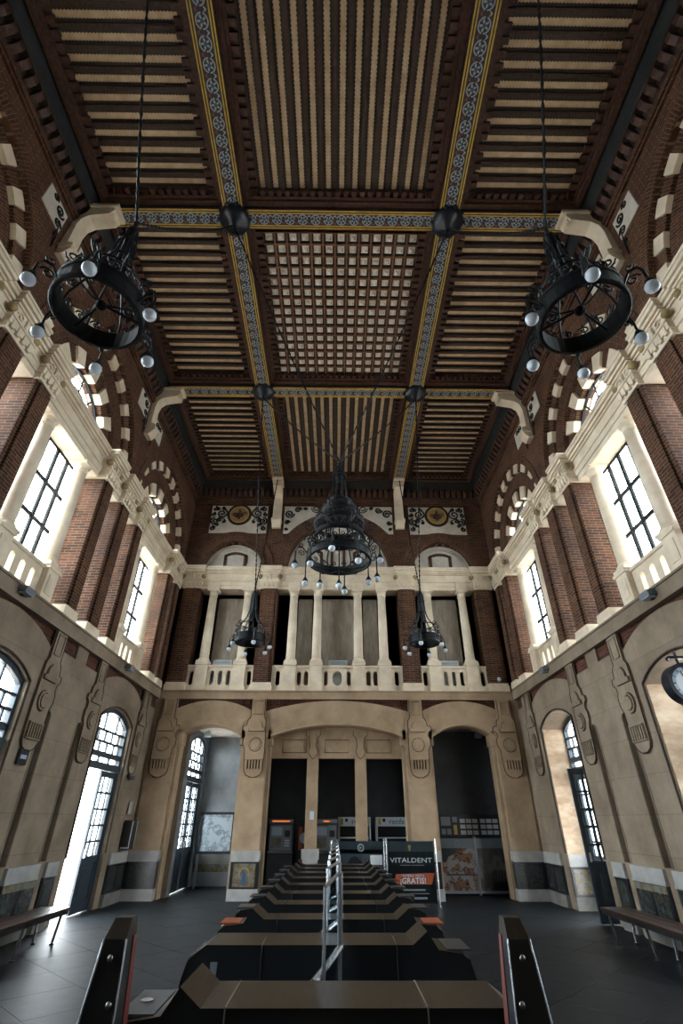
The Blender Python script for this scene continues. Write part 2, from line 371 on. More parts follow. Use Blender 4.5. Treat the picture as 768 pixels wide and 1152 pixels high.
# ------------------------------------------------------------------ side walls
def seg_arc(c, hw, zs, zc):
    rise = zc-zs; R = (hw*hw+rise*rise)/(2*rise); zc0 = zc-R
    return lambda s: zc0+math.sqrt(max(R*R-(s-c)**2, 0))
def relief(fr, sc, sgn, root, mt='limestone', kd=1.0):
    """carved pilaster relief beside an opening: strip, bump, disc, fluted grille with scrolled outline; sc = centre, sgn = side of the opening"""
    P = lambda u, d, z: fr(sc-sgn*u, d, z)
    b = MB()
    pl = [(-.20, 4.80), (-.20, 4.28), (-.28, 4.20), (-.30, 4.06), (-.40, 4.04), (-.41, 3.94), (-.33, 3.88), (-.31, 3.78), (-.36, 3.70), (-.36, 3.55), (-.29, 3.42), (-.28, 3.10), (-.26, 2.88), (-.20, 2.78), (-.08, 2.72), (.08, 2.72), (.20, 2.78), (.26, 2.88), (.27, 3.10), (.28, 3.42), (.27, 3.9), (.26, 4.20), (.20, 4.28), (.20, 4.80)]
    b.prism([P(u, .0, z) for u, z in pl], [P(u, -.06*kd, z) for u, z in pl])
    o = b.build('relief_plate', mt, root)
    b = MB(); b.tube([P(u, -.06*kd, z) for u, z in pl], .010, 4); b.build('outline_shade', 'groove_shade', o)  # dark line round the plate draws its groove shade
    b = MB()
    for u0, u1, z0, z1 in ((-.13, -.11, 4.36, 4.76), (.11, .13, 4.36, 4.76), (-.13, .13, 4.36, 4.38), (-.13, .13, 4.74, 4.76)):
        q = [P(u0, -.06*kd, z0), P(u1, -.06*kd, z0), P(u1, -.06*kd, z1), P(u0, -.06*kd, z1)]; q2 = [P(u0, -.085*kd, z0), P(u1, -.085*kd, z0), P(u1, -.085*kd, z1), P(u0, -.085*kd, z1)]
        b.prism(q, q2)
    b.build('panel_moulding', mt, o)
    b = MB()
    ol = [(-.22, 3.90), (-.22, 3.98), (-.15, 3.99)]+[(-.15*math.cos(PI*i/10), 4.02+.17*math.sin(PI*i/10)) for i in range(11)]+[(.15, 3.99), (.22, 3.98), (.22, 3.90)]
    b.prism([P(u, -.06*kd, z) for u, z in ol], [P(u, -.115*kd, z) for u, z in ol]); b.build('bell_ornament', mt, o)
    b = MB(); b.tube([P(u*1.04, -.062*kd, z) for u, z in ol+ol[:1]], .009, 4); b.build('outline_shade', 'groove_shade', o)
    b = MB(); b.tube([P(.18*math.cos(2*PI*i/20), -.061*kd, 3.55+.18*math.sin(2*PI*i/20)) for i in range(21)], .008, 4); b.build('outline_shade', 'groove_shade', o)
    b = MB(); b.fbox(lambda s, d, z: P(s, d, z), -.22, .22, -.064*kd, -.06*kd, 2.93, 3.15); b.build('grille_ground', 'groove_shade', o)  # dark sheet puts the shade between the flutes into colour
    b = MB()
    for r0, r1, h in ((0, .12, .03), (.14, .17, .02)):
        n = 20
        for i in range(n):
            a0, a1 = 2*PI*i/n, 2*PI*(i+1)/n
            A = [(r0*math.cos(a0), r0*math.sin(a0)), (r1*math.cos(a0), r1*math.sin(a0)), (r1*math.cos(a1), r1*math.sin(a1)), (r0*math.cos(a1), r0*math.sin(a1))]
            if r0 == 0: A = A[1:3]+[(0, 0)]
            b.face([P(u, -.06*kd-h*1.6, 3.55+z) for u, z in A])
            for q in (((r1, a0), (r1, a1)),)+((((r0, a0), (r0, a1)),) if r0 else ()):
                e = [(r*math.cos(a), r*math.sin(a)) for r, a in q]
                b.face([P(e[0][0], -.06*kd, 3.55+e[0][1]), P(e[1][0], -.06*kd, 3.55+e[1][1]), P(e[1][0], -.06*kd-h*1.6, 3.55+e[1][1]), P(e[0][0], -.06*kd-h*1.6, 3.55+e[0][1])])
    b.build('disc_ornament', mt, o)
    b = MB()
    for k in range(6):
        u = -.20+.08*k
        q = [(u-.018, 2.93), (u+.018, 2.93), (u+.018, 3.15), (u-.018, 3.15)]
        b.prism([P(a, -.06*kd, z) for a, z in q], [P(a, -.115*kd, z) for a, z in q])
    for z in (2.90, 3.16):
        q = [(-.23, z), (.23, z), (.23, z+.02), (-.23, z+.02)]
        b.prism([P(a, -.06*kd, zz) for a, zz in q], [P(a, -.115*kd, zz) for a, zz in q])
    b.build('fluted_grille', mt, o)

def dado(fr, s0, s1, root, d=0.0, n=None, mat='tile_ceramic', plinth='plinth_stone'):
    b = MB(); b.fbox(fr, s0-.02, s1+.02, d-.09, d, 0, .24); b.build('plinth', plinth, root)
    b = MB(); b.fbox(fr, s0, s1, d-.05, d, .24, .80); fld = b.build('dado_field', 'black_plastic', root)
    b = MB(); b.fbox(fr, s0-.01, s1+.01, d-.07, d, .80, .84); b.fbox(fr, s0, s1, d-.06, d, .84, 1.03); b.build('dado_band', 'pale_band', root)
    L = s1-s0; n = n or max(1, round(L/.62)); wd = L/n
    for i in range(n):
        a, c = s0+wd*i+.05, s0+wd*(i+1)-.05
        b = MB(); b.fbox(fr, a, c, d-.058, d-.05, .29, .75); b.build('tile_panel', mat, fld)

def pill_panel(fr, s0, s1, d0, d1, z0, z1, holes, root, mat='cream_stone', name='balustrade_panel'):
    """balustrade slab cut by pill-shaped openings; holes = [(centre, half width)]"""
    b = MB(); hs = sorted(holes); cuts = [s0]+[(a[0]+c[0])/2 for a, c in zip(hs, hs[1:])]+[s1]
    zl, zh = z0+.14*(z1-z0)/.7, z1-.12*(z1-z0)/.7
    for (c, hw), a, e in zip(hs, cuts, cuts[1:]):
        lo = lambda s, c=c, hw=hw: zl+hw-math.sqrt(max(hw*hw-(s-c)**2, 0))
        hi = lambda s, c=c, hw=hw: zh-hw+math.sqrt(max(hw*hw-(s-c)**2, 0))
        b.holed(fr, a, e, z0, z1, d0, d1, c, hw, lo, hi, 8)
    return b.build(name, mat, root)

def column(x, y, z0, z1, r, root):
    """slender stone column with base, tapered shaft and capital"""
    b = MB(); b.lathe([(r*1.02, z0+.16), (r*1.0, z0+.22), (r*.98, z0+1.0), (r*.86, z1-.24)], (x, y, 0), 16); sh = b.build('column', 'cream_stone', root, smooth=True)
    b = MB(); q = r*1.32; b.box(x-q, x+q, y-q, y+q, z0, z0+.06)
    b.lathe([(q*.95, z0+.06), (q, z0+.085), (q*.95, z0+.11), (r*1.08, z0+.12), (r*1.12, z0+.145), (r*1.02, z0+.16)], (x, y, 0), 16); b.build('column_base', 'cream_stone', sh)
    b = MB(); b.lathe([(r*.86, z1-.24), (r*.98, z1-.225), (r*.98, z1-.20), (r*.88, z1-.19), (r*.9, z1-.12), (r*1.2, z1-.07)], (x, y, 0), 16)
    q = r*1.25; b.box(x-q, x+q, y-q, y+q, z1-.07, z1); b.build('capital', 'cream_stone', sh)

def console(fr, s, root, w=.15):
    """white S-shaped bracket under a ceiling beam"""
    P = lambda q, side: [fr(s+side*w, -d, z) for d, z in q]
    prof = [(0, 10.80), (.12, 10.80), (.22, 10.92), (.27, 11.05), (.25, 11.16), (.13, 11.22), (.11, 11.85), (.15, 12.06), (.28, 12.19), (.50, 12.24), (.68, 12.28), (.74, 12.40), (.70, 12.59), (0, 12.59)]
    b = MB(); b.prism(P(prof, -1), P(prof, 1)); o = b.build('console', 'cream_stone', root)
    b = MB(); b.fbox(fr, s-w-.04, s+w+.04, -.80, -.02, 12.50, 12.595); b.build('console_abacus', 'cream_stone', o)
    b = MB()
    for k in range(4):
        u = s-w+.06+(2*w-.12)*k/3
        b.fbox(fr, u-.025, u+.025, -.735, -.70, 12.24, 12.46)
    b.build('console_flute', 'cream_stone', o)
    b = MB()
    for sd in (-1, 1):
        b.fbox(fr, s+sd*(w+.0)-.02, s+sd*(w+.0)+.02, -.27, -.02, 10.98, 11.12)
    b.fbox(fr, s-w-.03, s+w+.03, -.28, 0, 11.04, 11.10); b.build('console_collar', 'cream_stone', o)

def entab(fr, s0, s1, d, root, name='entablature', ress=False, z=8.40):
    """stepped mouldings of an entablature between s0 and s1 with its face at depth d"""
    b = MB()
    for d1, z0, z1 in ((0, 0, .13), (-.03, .13, .27), (-.055, .27, .31), (.0, .31, .56), (-.04, .56, .60), (-.09, .60, .66), (-.14, .66, .74), (-.16, .74, .80)):
        e = (-d1 if ress else 0)
        b.fbox(fr, s0-e*.6, s1+e*.6, d+d1, .60, z+z0, z+z1)
    o = b.build(name, 'cream_stone', root)
    if ress:
        b = MB(); n = 4; wd = s1-s0
        for k in range(n):
            u = s0+wd*(k+.5)/n
            b.fbox(fr, u-wd*.055, u+wd*.055, d-.05, d, z+.06, z+.24)
        b.build('flutes', 'cream_stone', o)
        b = MB(); c = (s0+s1)/2
        for sd in (-1, 1):
            pts = []
            for k in range(14):
                a = k/13*2.2*PI; r = .085*(1-.75*k/13)
                pts.append(fr(c+sd*(wd*.25)+sd*r*math.cos(a), d-.02, z+.43+r*math.sin(a)))
            b.tube(pts, .017, 5)
        b.tube([fr(c, d-.02, z+.34), fr(c, d-.035, z+.43), fr(c, d-.02, z+.53)], .03, 5)
        b.build('carved_scroll', 'cream_stone', o)
        b = MB()
        for sd in (-1, 1): b.ball(fr(c+sd*(wd/2+.03), d+.03, z+.45), .085, 8)
        b.build('carved_mask', 'gold_stone', o, smooth=True)

def spiral(fr, c, z, r, turns, d, sd=1, a0=0, n=26, t=.02):
    pts = []
    for k in range(n):
        a = a0+sd*k/(n-1)*turns*2*PI; q = r*(1-.86*k/(n-1)); pts.append(fr(c+q*math.cos(a), d, z+q*math.sin(a)))
    return pts

ARCH_Z = 9.20
def side_wall(fr, nm, recess):
    left = nm == 'left'
    W = thing('wall_'+nm, 'left side wall of limestone below and brick arcade above' if left else 'right side wall of limestone below and brick arcade above', 'wall', kind='structure')
    # --- lower storey
    edges = []
    for i, c in enumerate(BAYS):
        inn, ext = seg_arc(c, .97, 3.75, 4.04), seg_arc(c, 1.3, 4.47, 4.765)
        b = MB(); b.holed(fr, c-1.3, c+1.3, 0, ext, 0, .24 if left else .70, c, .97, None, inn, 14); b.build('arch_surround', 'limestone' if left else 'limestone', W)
        b = MB()                                   # roll moulding round the opening
        pts = [fr(c-1.0, -.015, 1.05), fr(c-1.0, -.015, 3.75)]+[fr(c+.99*math.sin(-PI/2+PI*k/14), -.015, inn(c+.97*math.sin(-PI/2+PI*k/14))+.03) for k in range(15)]+[fr(c+1.0, -.015, 3.75), fr(c+1.0, -.015, 1.05)]
        b.tube(pts, .022, 5); b.build('arch_moulding', 'dark_wood', W)
        if not left:
            b = MB(); b.fbox(fr, c+.955, c+.972, .02, recess, 1.03, 3.76); b.fbox(fr, c-.972, c-.955, .02, recess, 1.03, 3.76); b.build('jamb_lit_face', 'limestone_lit_reveal', W)  # thin faces carry the reveal's daylight in a paler stone colour
        edges.append((c-1.3, c+1.3))
    segs = [(Y0, edges[0][0]), (edges[0][1], edges[1][0]), (edges[1][1], edges[2][0]), (edges[2][1], YB+.5)]
    for k, (a, e) in enumerate(segs):
        full = k in (1, 2)
        b = MB()
        if full:
            mid = (a+e)/2
            for c, x0, x1 in ((a+.59, a, mid), (e-.59, mid, e)):
                b.holed(fr, x0, x1, 0, 4.52, 0, .17 if left else .30, c, .11, lambda s: 1.05, lambda s, c=c: 3.33+math.sqrt(max(.11**2-(s-c)**2, 0)), 8)
            b.fbox(fr, a, e, .17 if left else .30, .24 if left else .62, 0, 4.52)
            b.fbox(fr, mid-.24, mid+.24, 0, .1, 4.52, 4.81)
        else: b.fbox(fr, a, e, 0, .24 if left else .62, 0, 4.52); b.fbox(fr, a+.5 if k == 3 else a, (a+.75) if k == 3 else a+.2, 0, .1, 4.52, 4.81)
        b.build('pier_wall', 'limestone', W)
        if full:
            for c in (a+.59, e-.59):
                b = MB(); inn = lambda s: 0
                pts = [fr(c-.125, -.004, 1.05), fr(c-.125, -.004, 3.33)]+[fr(c-.125*math.cos(PI*q/8), -.004, 3.33+.125*math.sin(PI*q/8)) for q in range(1, 8)]+[fr(c+.125, -.004, 3.33), fr(c+.125, -.004, 1.05)]
                b.tube(pts, .016, 5); b.build('slot_moulding', 'limestone', W)
                b = MB(); b.fbox(fr, c-.11, c+.11, .07, .10, 1.05, 3.43); b.build('slot_shade', 'dark_wood', W)  # dark panel stands in for the shade deep inside the slot
        if k > 0: relief(fr, a+.21, 1, W, kd=.75)
        if k < 3: relief(fr, e-.21, -1, W, kd=.75)
        if full:
            mid = (a+e)/2
            dado(fr, a, a+.46, W, n=1); dado(fr, a+.72, e-.72, W, n=2)
            b = MB(); b.fbox(fr, a+.74, e-.74, -.064, -.05, .69, .785); b.build('tile_strip', 'tile_yellow', W); dado(fr, e-.46, e, W, n=1)
        elif k == 3: dado(fr, a, YB-.1, W, n=2)
        else: dado(fr, a, e, W)
    # dado returning into the door reveal on the right-hand side
    if not left:
        for c in BAYS:
            f2 = lambda s, d, z, c=c: (XW+s, c+.96+d, z)
            dado(f2, 0.0, recess-.05, W, n=1, mat='tile_yellow')
    b = MB(); b.fbox(fr, Y0, YB+.5, .05, .62, 4.0, 4.81)
    # leave the arches free of the brick backing
    b = MB()
    for c in BAYS: pass
    cuts = [Y0]+[v for c in BAYS for v in (c-1.31, c+1.31)]+[YB+.5]
    for a, e in zip(cuts[::2], cuts[1::2]): b.fbox(fr, a, e, .05, .62, 4.52, 4.815)
    for c in BAYS:
        ext = seg_arc(c, 1.3, 4.47, 4.765); n = 12
        for i in range(n):
            p, q = c-1.31+2.62*i/n, c-1.31+2.62*(i+1)/n
            b.hexa([fr(p, .05, ext(p)), fr(q, .05, ext(q)), fr(q, .62, ext(q)), fr(p, .62, ext(p)), fr(p, .05, 4.815), fr(q, .05, 4.815), fr(q, .62, 4.815), fr(p, .62, 4.815)])
    b.build('brick_backing', 'brick_dark', W)
    # --- ledge
    b = MB(); b.fbox(fr, Y0, YB+.5, -.075, .75, 4.81, 5.06); b.fbox(fr, Y0, YB-.1, -.10, .1, 5.06, 5.10); b.build('ledge', 'limestone', W)
    # --- upper storey
    piers = []
    for c in BAYS:
        for sd in (-1, 1): piers.append((c+sd*1.52, .25))
    for m_ in (.25, 5.35, 10.45): piers.append((m_, .30))
    piers.append((15.28, .24))
    for s, hw in piers:
        b = MB(); b.fbox(fr, s-hw, s+hw, .0, .52, 5.32, 8.40); b.fbox(fr, s-hw*.62, s+hw*.62, -.05, 0, 5.32, 8.40); p = b.build('brick_pier', 'brick', W)
        b = MB(); b.fbox(fr, s-hw-.03, s+hw+.03, -.06, .52, 5.10, 5.24); b.fbox(fr, s-hw-.01, s+hw+.01, -.055, .52, 5.24, 5.32); b.build('pier_plinth', 'cream_stone', p)
        entab(fr, s-hw-.02, s+hw+.02, -.06, W, 'entablature_block', True)
    for a, e in ((.55, 1.03), (4.57, 5.05), (5.65, 6.13), (9.67, 10.15), (10.75, 11.23), (14.77, 15.04)):
        entab(fr, a, e, .06, W)
        b = MB(); b.fbox(fr, a, a+.13, .10, .34, 5.10, 5.72); b.fbox(fr, a-.01, a+.15, .08, .36, 5.72, 5.78); b.build('newel', 'cream_stone', W)
    for c in BAYS:
        entab(fr, c-1.20, c+1.20, .14, W)
        for sd in (-1, 1):
            X, Y, _ = fr(c+sd*.75, .28, 0)
            b = MB(); b.fbox(fr, c+sd*.80-.22, c+sd*.80+.22, .08, .52, 5.10, 5.22); b.fbox(fr, c+sd*.80-.19, c+sd*.80+.19, .11, .50, 5.22, 5.80); b.fbox(fr, c+sd*.80-.22, c+sd*.80+.22, .08, .52, 5.80, 5.86)
            b.fbox(fr, c+sd*.80-.11, c+sd*.80+.11, .095, .11, 5.32, 5.70)
            b.build('pedestal', 'cream_stone', W)
            column(X, Y, 5.86, 8.40, .155, W)
        pill_panel(fr, c-.60, c+.60, .22, .36, 5.10, 5.78, [(c-.33, .07), (c, .08), (c+.33, .07)], W)
        b = MB(); b.fbox(fr, c-.60, c+.60, .18, .40, 5.78, 5.84); b.fbox(fr, c-.60, c+.60, .20, .38, 5.06, 5.16); b.build('balustrade_rail', 'cream_stone', W)
    # --- arches
    zt = 12.05
    cuts = [Y0]+[v for c in BAYS for v in (c-2.2, c+2.2)]+[YB+.5]
    b = MB()
    for a, e in zip(cuts[::2], cuts[1::2]): b.fbox(fr, a, e, 0, .60, ARCH_Z, zt)
    for c in BAYS:
        b.holed(fr, c-2.2, c+2.2, ARCH_Z, zt, 0, .12, c, 2.1999, None, lambda s, c=c: ARCH_Z+math.sqrt(max(2.2**2-(s-c)**2, 0)), 26)
    for c in BAYS:                              # solid masonry behind the arch face
        b.holed(fr, c-2.2, c+2.2, ARCH_Z, zt, .12, .60, c, 2.1999, None, lambda s, c=c: ARCH_Z+math.sqrt(max(2.305**2-(s-c)**2, 0)), 26)
    b.fbox(fr, Y0, YB+.5, .0, .62, zt, 13.2)
    b.build('upper_brickwork', 'brick', W)
    for c in BAYS:
        # flush brick rim round the arch
        b = MB(); b.sector(fr, c, ARCH_Z, 2.2, 2.42, -.025, .0, 0, PI, 24); b.build('arch_rim', 'brick_arch', W)
        b = MB(); b.sector(fr, c, ARCH_Z, 1.50, 2.0, .20, .44, 0, PI, 30); ar = b.build('brick_arch', 'brick_arch', W)
        n = 21
        for k in range(n):
            a0, a1 = PI*k/n, PI*(k+1)/n; wht = k % 2 == 1
            b = MB(); b.sector(fr, c, ARCH_Z, 1.93, 2.30, .12-(.03 if wht else 0), .32, a0+.003, a1-.003, 2); b.build('voussoir', 'cream_stone' if wht else 'brick_arch', ar)
        n = 13
        for k in range(n):
            a0, a1 = PI*k/n, PI*(k+1)/n; wht = k % 2 == 0
            b = MB(); b.sector(fr, c, ARCH_Z, 1.14-(.03 if wht else 0), 1.52, .32-(.06 if wht else 0), .56, a0+.004, a1-.004, 2); b.build('voussoir', 'cream_stone' if wht else 'brick_arch', ar)
        b = MB()                                   # hood at the outside so that no light leaks
        b.sector(fr, c, ARCH_Z, 1.16, 2.6, .56, .64, 0, PI, 30); b.build('outer_skin', 'brick_arch', W)
    # --- frieze panels between arches and consoles
    for s in (5.35, 10.45):
        for sd in (-1, 1):
            b = MB(); pts = []
            c = s+sd*2.55
            q = [(s+sd*.30, 11.80)]+[(s+sd*.30, max(11.22, ARCH_Z+math.sqrt(max(2.46**2-(s+sd*.30-c)**2, 0))))]
            for k in range(1, 9):
                x = s+sd*(.30+.62*k/8); q.append((x, max(11.22, ARCH_Z+math.sqrt(max(2.46**2-(x-c)**2, 0)))))
            q.append((s+sd*.92, 11.80))
            b.prism([fr(x, 0, z) for x, z in q], [fr(x, -.02, z) for x, z in q]); pn = b.build('frieze_panel', 'plaster_pale', W)
            b = MB()
            b.tube(spiral(fr, s+sd*.48, 11.62, .13, 1.6, -.022, sd), .024, 4); b.tube(spiral(fr, s+sd*.70, 11.71, .08, 1.4, -.022, -sd), .02, 4); b.tube(spiral(fr, s+sd*.42, 11.33, .10, 1.5, -.022, -sd), .022, 4); b.tube(spiral(fr, s+sd*.36, 11.08, .06, 1.3, -.022, sd), .018, 4)
            b.tube([fr(s+sd*.40, -.022, 11.45), fr(s+sd*.33, -.022, 11.1), fr(s+sd*.30, -.022, 10.75)], .016, 4)
            b.build('painted_scroll', 'iron', pn)
        console(fr, s, W)
    console(fr, .25, W)
    cornice(fr, Y0, YB-.0, W)
    return W
def cornice(fr, s0, s1, root):
    b = MB()
    for d, z0, z1, m in ((-.05, 11.98, 12.05, 0), (-.08, 12.05, 12.16, 0)): b.fbox(fr, s0, s1, d, 0, z0, z1, m)
    b.build('brick_cornice', 'brick', root)
    b = MB(); b.fbox(fr, s0, s1, -.06, 0, 12.16, 12.45); b.fbox(fr, s0, s1, -.22, 0, 12.45, 12.52); b.build('dentil_ground', 'dark_wood', root)
    b = MB(); b.hexa([fr(s0, -.22, 12.52), fr(s1, -.22, 12.52), fr(s1, 0, 12.52), fr(s0, 0, 12.52), fr(s0, -.34, 12.78), fr(s1, -.34, 12.78), fr(s1, 0, 12.78), fr(s0, 0, 12.78)]); b.build('cove', 'teal_wood', root)
    b = MB(); b.fbox(fr, s0, s1, -.40, 0, 12.78, 12.83); b.fbox(fr, s0, s1, -.36, 0, 12.83, 13.1); n = int((s1-s0)/.16)
    for k in range(n):
        u = s0+(s1-s0)*(k+.5)/n
        b.fbox(fr, u-.05, u+.05, -.46, -.36, 12.85, 12.97)
    b.build('carved_moulding', 'carved_wood', root)
    n = int((s1-s0)/.215); me = None
    for k in range(n):
        u = s0+(s1-s0)*(k+.5)/n
        b = MB()
        q = [(0.055, 12.19), (.12, 12.22), (.20, 12.34), (.21, 12.45), (.055, 12.45)]
        b.prism([fr(u-.06, -d, z) for d, z in q], [fr(u+.06, -d, z) for d, z in q]); b.build('dentil', 'carved_wood', root)

WL = side_wall(FL, 'left', .10)
WR = side_wall(FR, 'right', .60)

# ------------------------------------------------------------------ upper windows
def window(fr, c, k, label):
    Wn = thing('window_%d' % k, label, 'window', fr(c, .55, 5.1), kind='structure')
    vs = [-2.25, -1.77, -1.2, -.62, -.21, .21, .62, 1.2, 1.77, 2.25]; hs = [5.08, 5.9, 6.72, 7.54, 8.40]
    if c > 12: vs[-1] = 2.25
    for v in vs:
        t = .125 if abs(v) < .3 else .135
        b = MB(); b.fbox(fr, c+v-t/3, c+v+t/3, .53, .575, 5.06, 8.42); b.build('mullion', 'window_bar', Wn)
    for h in hs:
        b = MB(); b.fbox(fr, c-2.25, c+2.25, .535, .57, h-.038, h+.038); b.build('transom', 'window_bar', Wn)
    for a, e in zip(vs, vs[1:]):
        for z0, z1 in zip(hs, hs[1:]):
            b = MB(); b.fbox(fr, c+a+.01, c+e-.01, .548, .556, z0+.015, z1-.015); b.build('pane', 'pane_glass', Wn)
    # lunette in the arch above
    R = 1.03
    b = MB(); b.sector(fr, c, ARCH_Z, 1.09, 1.16, .44, .50, 0, PI, 20); b.sector(fr, c, ARCH_Z, .66, .70, .45, .49, 0, PI, 16)
    for q in range(1, 6):
        a = PI*q/6; b.tube([fr(c+.05*math.cos(a), .47, ARCH_Z+.05*math.sin(a)), fr(c+1.10*math.cos(a), .47, ARCH_Z+1.10*math.sin(a))], .022, 4)
    lf = b.build('lunette_bars', 'window_bar', Wn)
    for q in range(6):
        for r0, r1 in ((.02, .66), (.70, 1.10)):
            b = MB(); b.sector(fr, c, ARCH_Z, r0, r1, .467, .473, PI*q/6+.01, PI*(q+1)/6-.01, 3); b.build('lunette_pane', 'pane_glass', lf)
k = 1
for fr, sd in ((FL, 'left'), (FR, 'right')):
    for c, where in zip(BAYS, ('nearest the camera', 'in the middle bay', 'beside the end wall')):
        window(fr, c, k, 'tall arched gallery window on the %s wall %s' % (sd, where)); k += 1
# blind brick infill between neighbouring windows behind the middle piers
for W, fr in ((WL, FL), (WR, FR)):
    for a, e in ((Y0, .55), (5.05, 5.65), (10.15, 10.75), (15.25, 16.0)):
        b = MB(); b.fbox(fr, a, e, .52, .62, 5.06, 9.2); b.build('pier_backing', 'brick', W)

# ------------------------------------------------------------------ doors
def fan_door(fr, c, k, label, d, leaves):
    """arched door: frame, fanlight with staggered panes, transom, two glazed leaves ('closed', 'gone' or 'in')"""
    D = thing('door_%d' % k, label, 'door', fr(c, d, 0), kind='structure')
    inn = seg_arc(c, .97, 3.75, 4.04)
    b = MB(); n = 12
    lo = lambda s: 2.83; hi = lambda s: inn(s)-.07
    b.fbox(fr, c-.97, c-.90, d, d+.09, 0, 3.72); b.fbox(fr, c+.90, c+.97, d, d+.09, 0, 3.72)
    for i in range(n):
        p, q = c-.96+1.92*i/n, c-.96+1.92*(i+1)/n
        b.hexa([fr(p, d, inn(p)-.10), fr(q, d, inn(q)-.10), fr(q, d+.09, inn(q)-.10), fr(p, d+.09, inn(p)-.10), fr(p, d, inn(p)+.01), fr(q, d, inn(q)+.01), fr(q, d+.09, inn(q)+.01), fr(p, d+.09, inn(p)+.01)])
    b.build('door_frame', 'door_paint', D)
    b = MB(); b.fbox(fr, c-.95, c+.95, d-.03, d+.10, 2.70, 2.83); b.fbox(fr, c-.95, c+.95, d, d+.09, 2.96, 3.05); b.build('door_transom', 'door_paint', D)
    bars = MB(); panes = []
    rows = [(2.83, 2.96, [-.90, -.3, .3, .90]), (3.05, 3.28, [-.90, -.72, -.42, .0, .42, .72, .90]), (3.28, 3.52, [-.90, -.60, -.2, .2, .60, .90]), (3.52, 4.0, [-.90, -.36, .36, .90])]
    for z0, z1, cols in rows:
        for x in cols[1:-1]: bars.fbox(fr, c+x-.027, c+x+.027, d+.02, d+.06, z0, min(z1, inn(c+x)-.08))
        bars.fbox(fr, c-.90, c+.90, d+.02, d+.06, z0-.025, z0+.025)
        for a, e in zip(cols, cols[1:]):
            za, ze = min(z1, inn(c+a)-.08), min(z1, inn(c+e)-.08)
            b = MB(); b.hexa([fr(c+a, d+.036, z0), fr(c+e, d+.036, z0), fr(c+e, d+.042, z0), fr(c+a, d+.042, z0), fr(c+a, d+.036, za), fr(c+e, d+.036, ze), fr(c+e, d+.042, ze), fr(c+a, d+.042, za)])
            panes.append(b)
    fb = bars.build('fanlight_bars', 'door_paint', D)
    for b in panes: b.build('pane', 'pane_glass', fb)
    for sd, st in zip((-1, 1), leaves):
        if st == 'gone': continue
        if st == 'in':                       # swung into the hall against its jamb
            f2 = lambda s, q, z, sd=sd: fr(c+sd*(.88-q), d-s, z)
        else:
            f2 = lambda s, q, z, sd=sd: fr(c+sd*(.90-s), d+.02+q, z)
        leaf = MB(); wd = .88
        for a, e, z0, z1 in ((0, .09, .02, 2.69), (wd-.09, wd, .02, 2.69), (.09, wd-.09, .02, .22), (.09, wd-.09, .90, 1.02), (.09, wd-.09, 2.57, 2.69)): leaf.fbox(f2, a, e, 0, .05, z0, z1)
        leaf.fbox(f2, .09, wd-.09, .018, .034, .22, .90)
        leaf.fbox(f2, .20, wd-.20, .006, .045, .32, .80)
        lf = leaf.build('door_leaf', 'door_paint', D)
        xs = [.09, .29, wd-.29, wd-.09]; zs = [1.02, 1.29, 1.60, 1.92, 2.25, 2.57]
        bb = MB()
        for x in xs[1:-1]: bb.fbox(f2, x-.021, x+.021, .008, .042, 1.02, 2.57)
        for z in zs[1:-1]: bb.fbox(f2, .09, wd-.09, .008, .042, z-.021, z+.021)
        bb.build('glazing_bars', 'door_paint', lf)
        for a, e in zip(xs, xs[1:]):
            for z0, z1 in zip(zs, zs[1:]):
                b = MB(); b.fbox(f2, a, e, .022, .028, z0, z1); b.build('pane', 'pane_glass', lf)
        b = MB(); b.fbox(f2, wd-.07, wd-.03, -.05, 0, 1.0, 1.16); b.build('door_handle', 'steel', lf)
    return D
fan_door(FL, 2.8, 1, 'arched glazed door on the left wall nearest the camera', .08, ('closed', 'closed'))
fan_door(FL, 7.9, 2, 'dark arched fanlight door at the left edge of the hall, closed', .08, ('closed', 'closed'))
fan_door(FL, 13.0, 3, 'dark arched fanlight door on the left wall with one leaf open to the bright street', .08, ('gone', 'closed'))
fan_door(FR, 2.8, 4, 'arched glazed door on the right wall nearest the camera', .56, ('closed', 'closed'))
fan_door(FR, 7.9, 5, 'arched glazed door behind the hanging clock', .56, ('closed', 'closed'))
fan_door(FR, 13.0, 6, 'arched glazed door on the right wall with a dark leaf swung into the hall', .56, ('in', 'closed'))

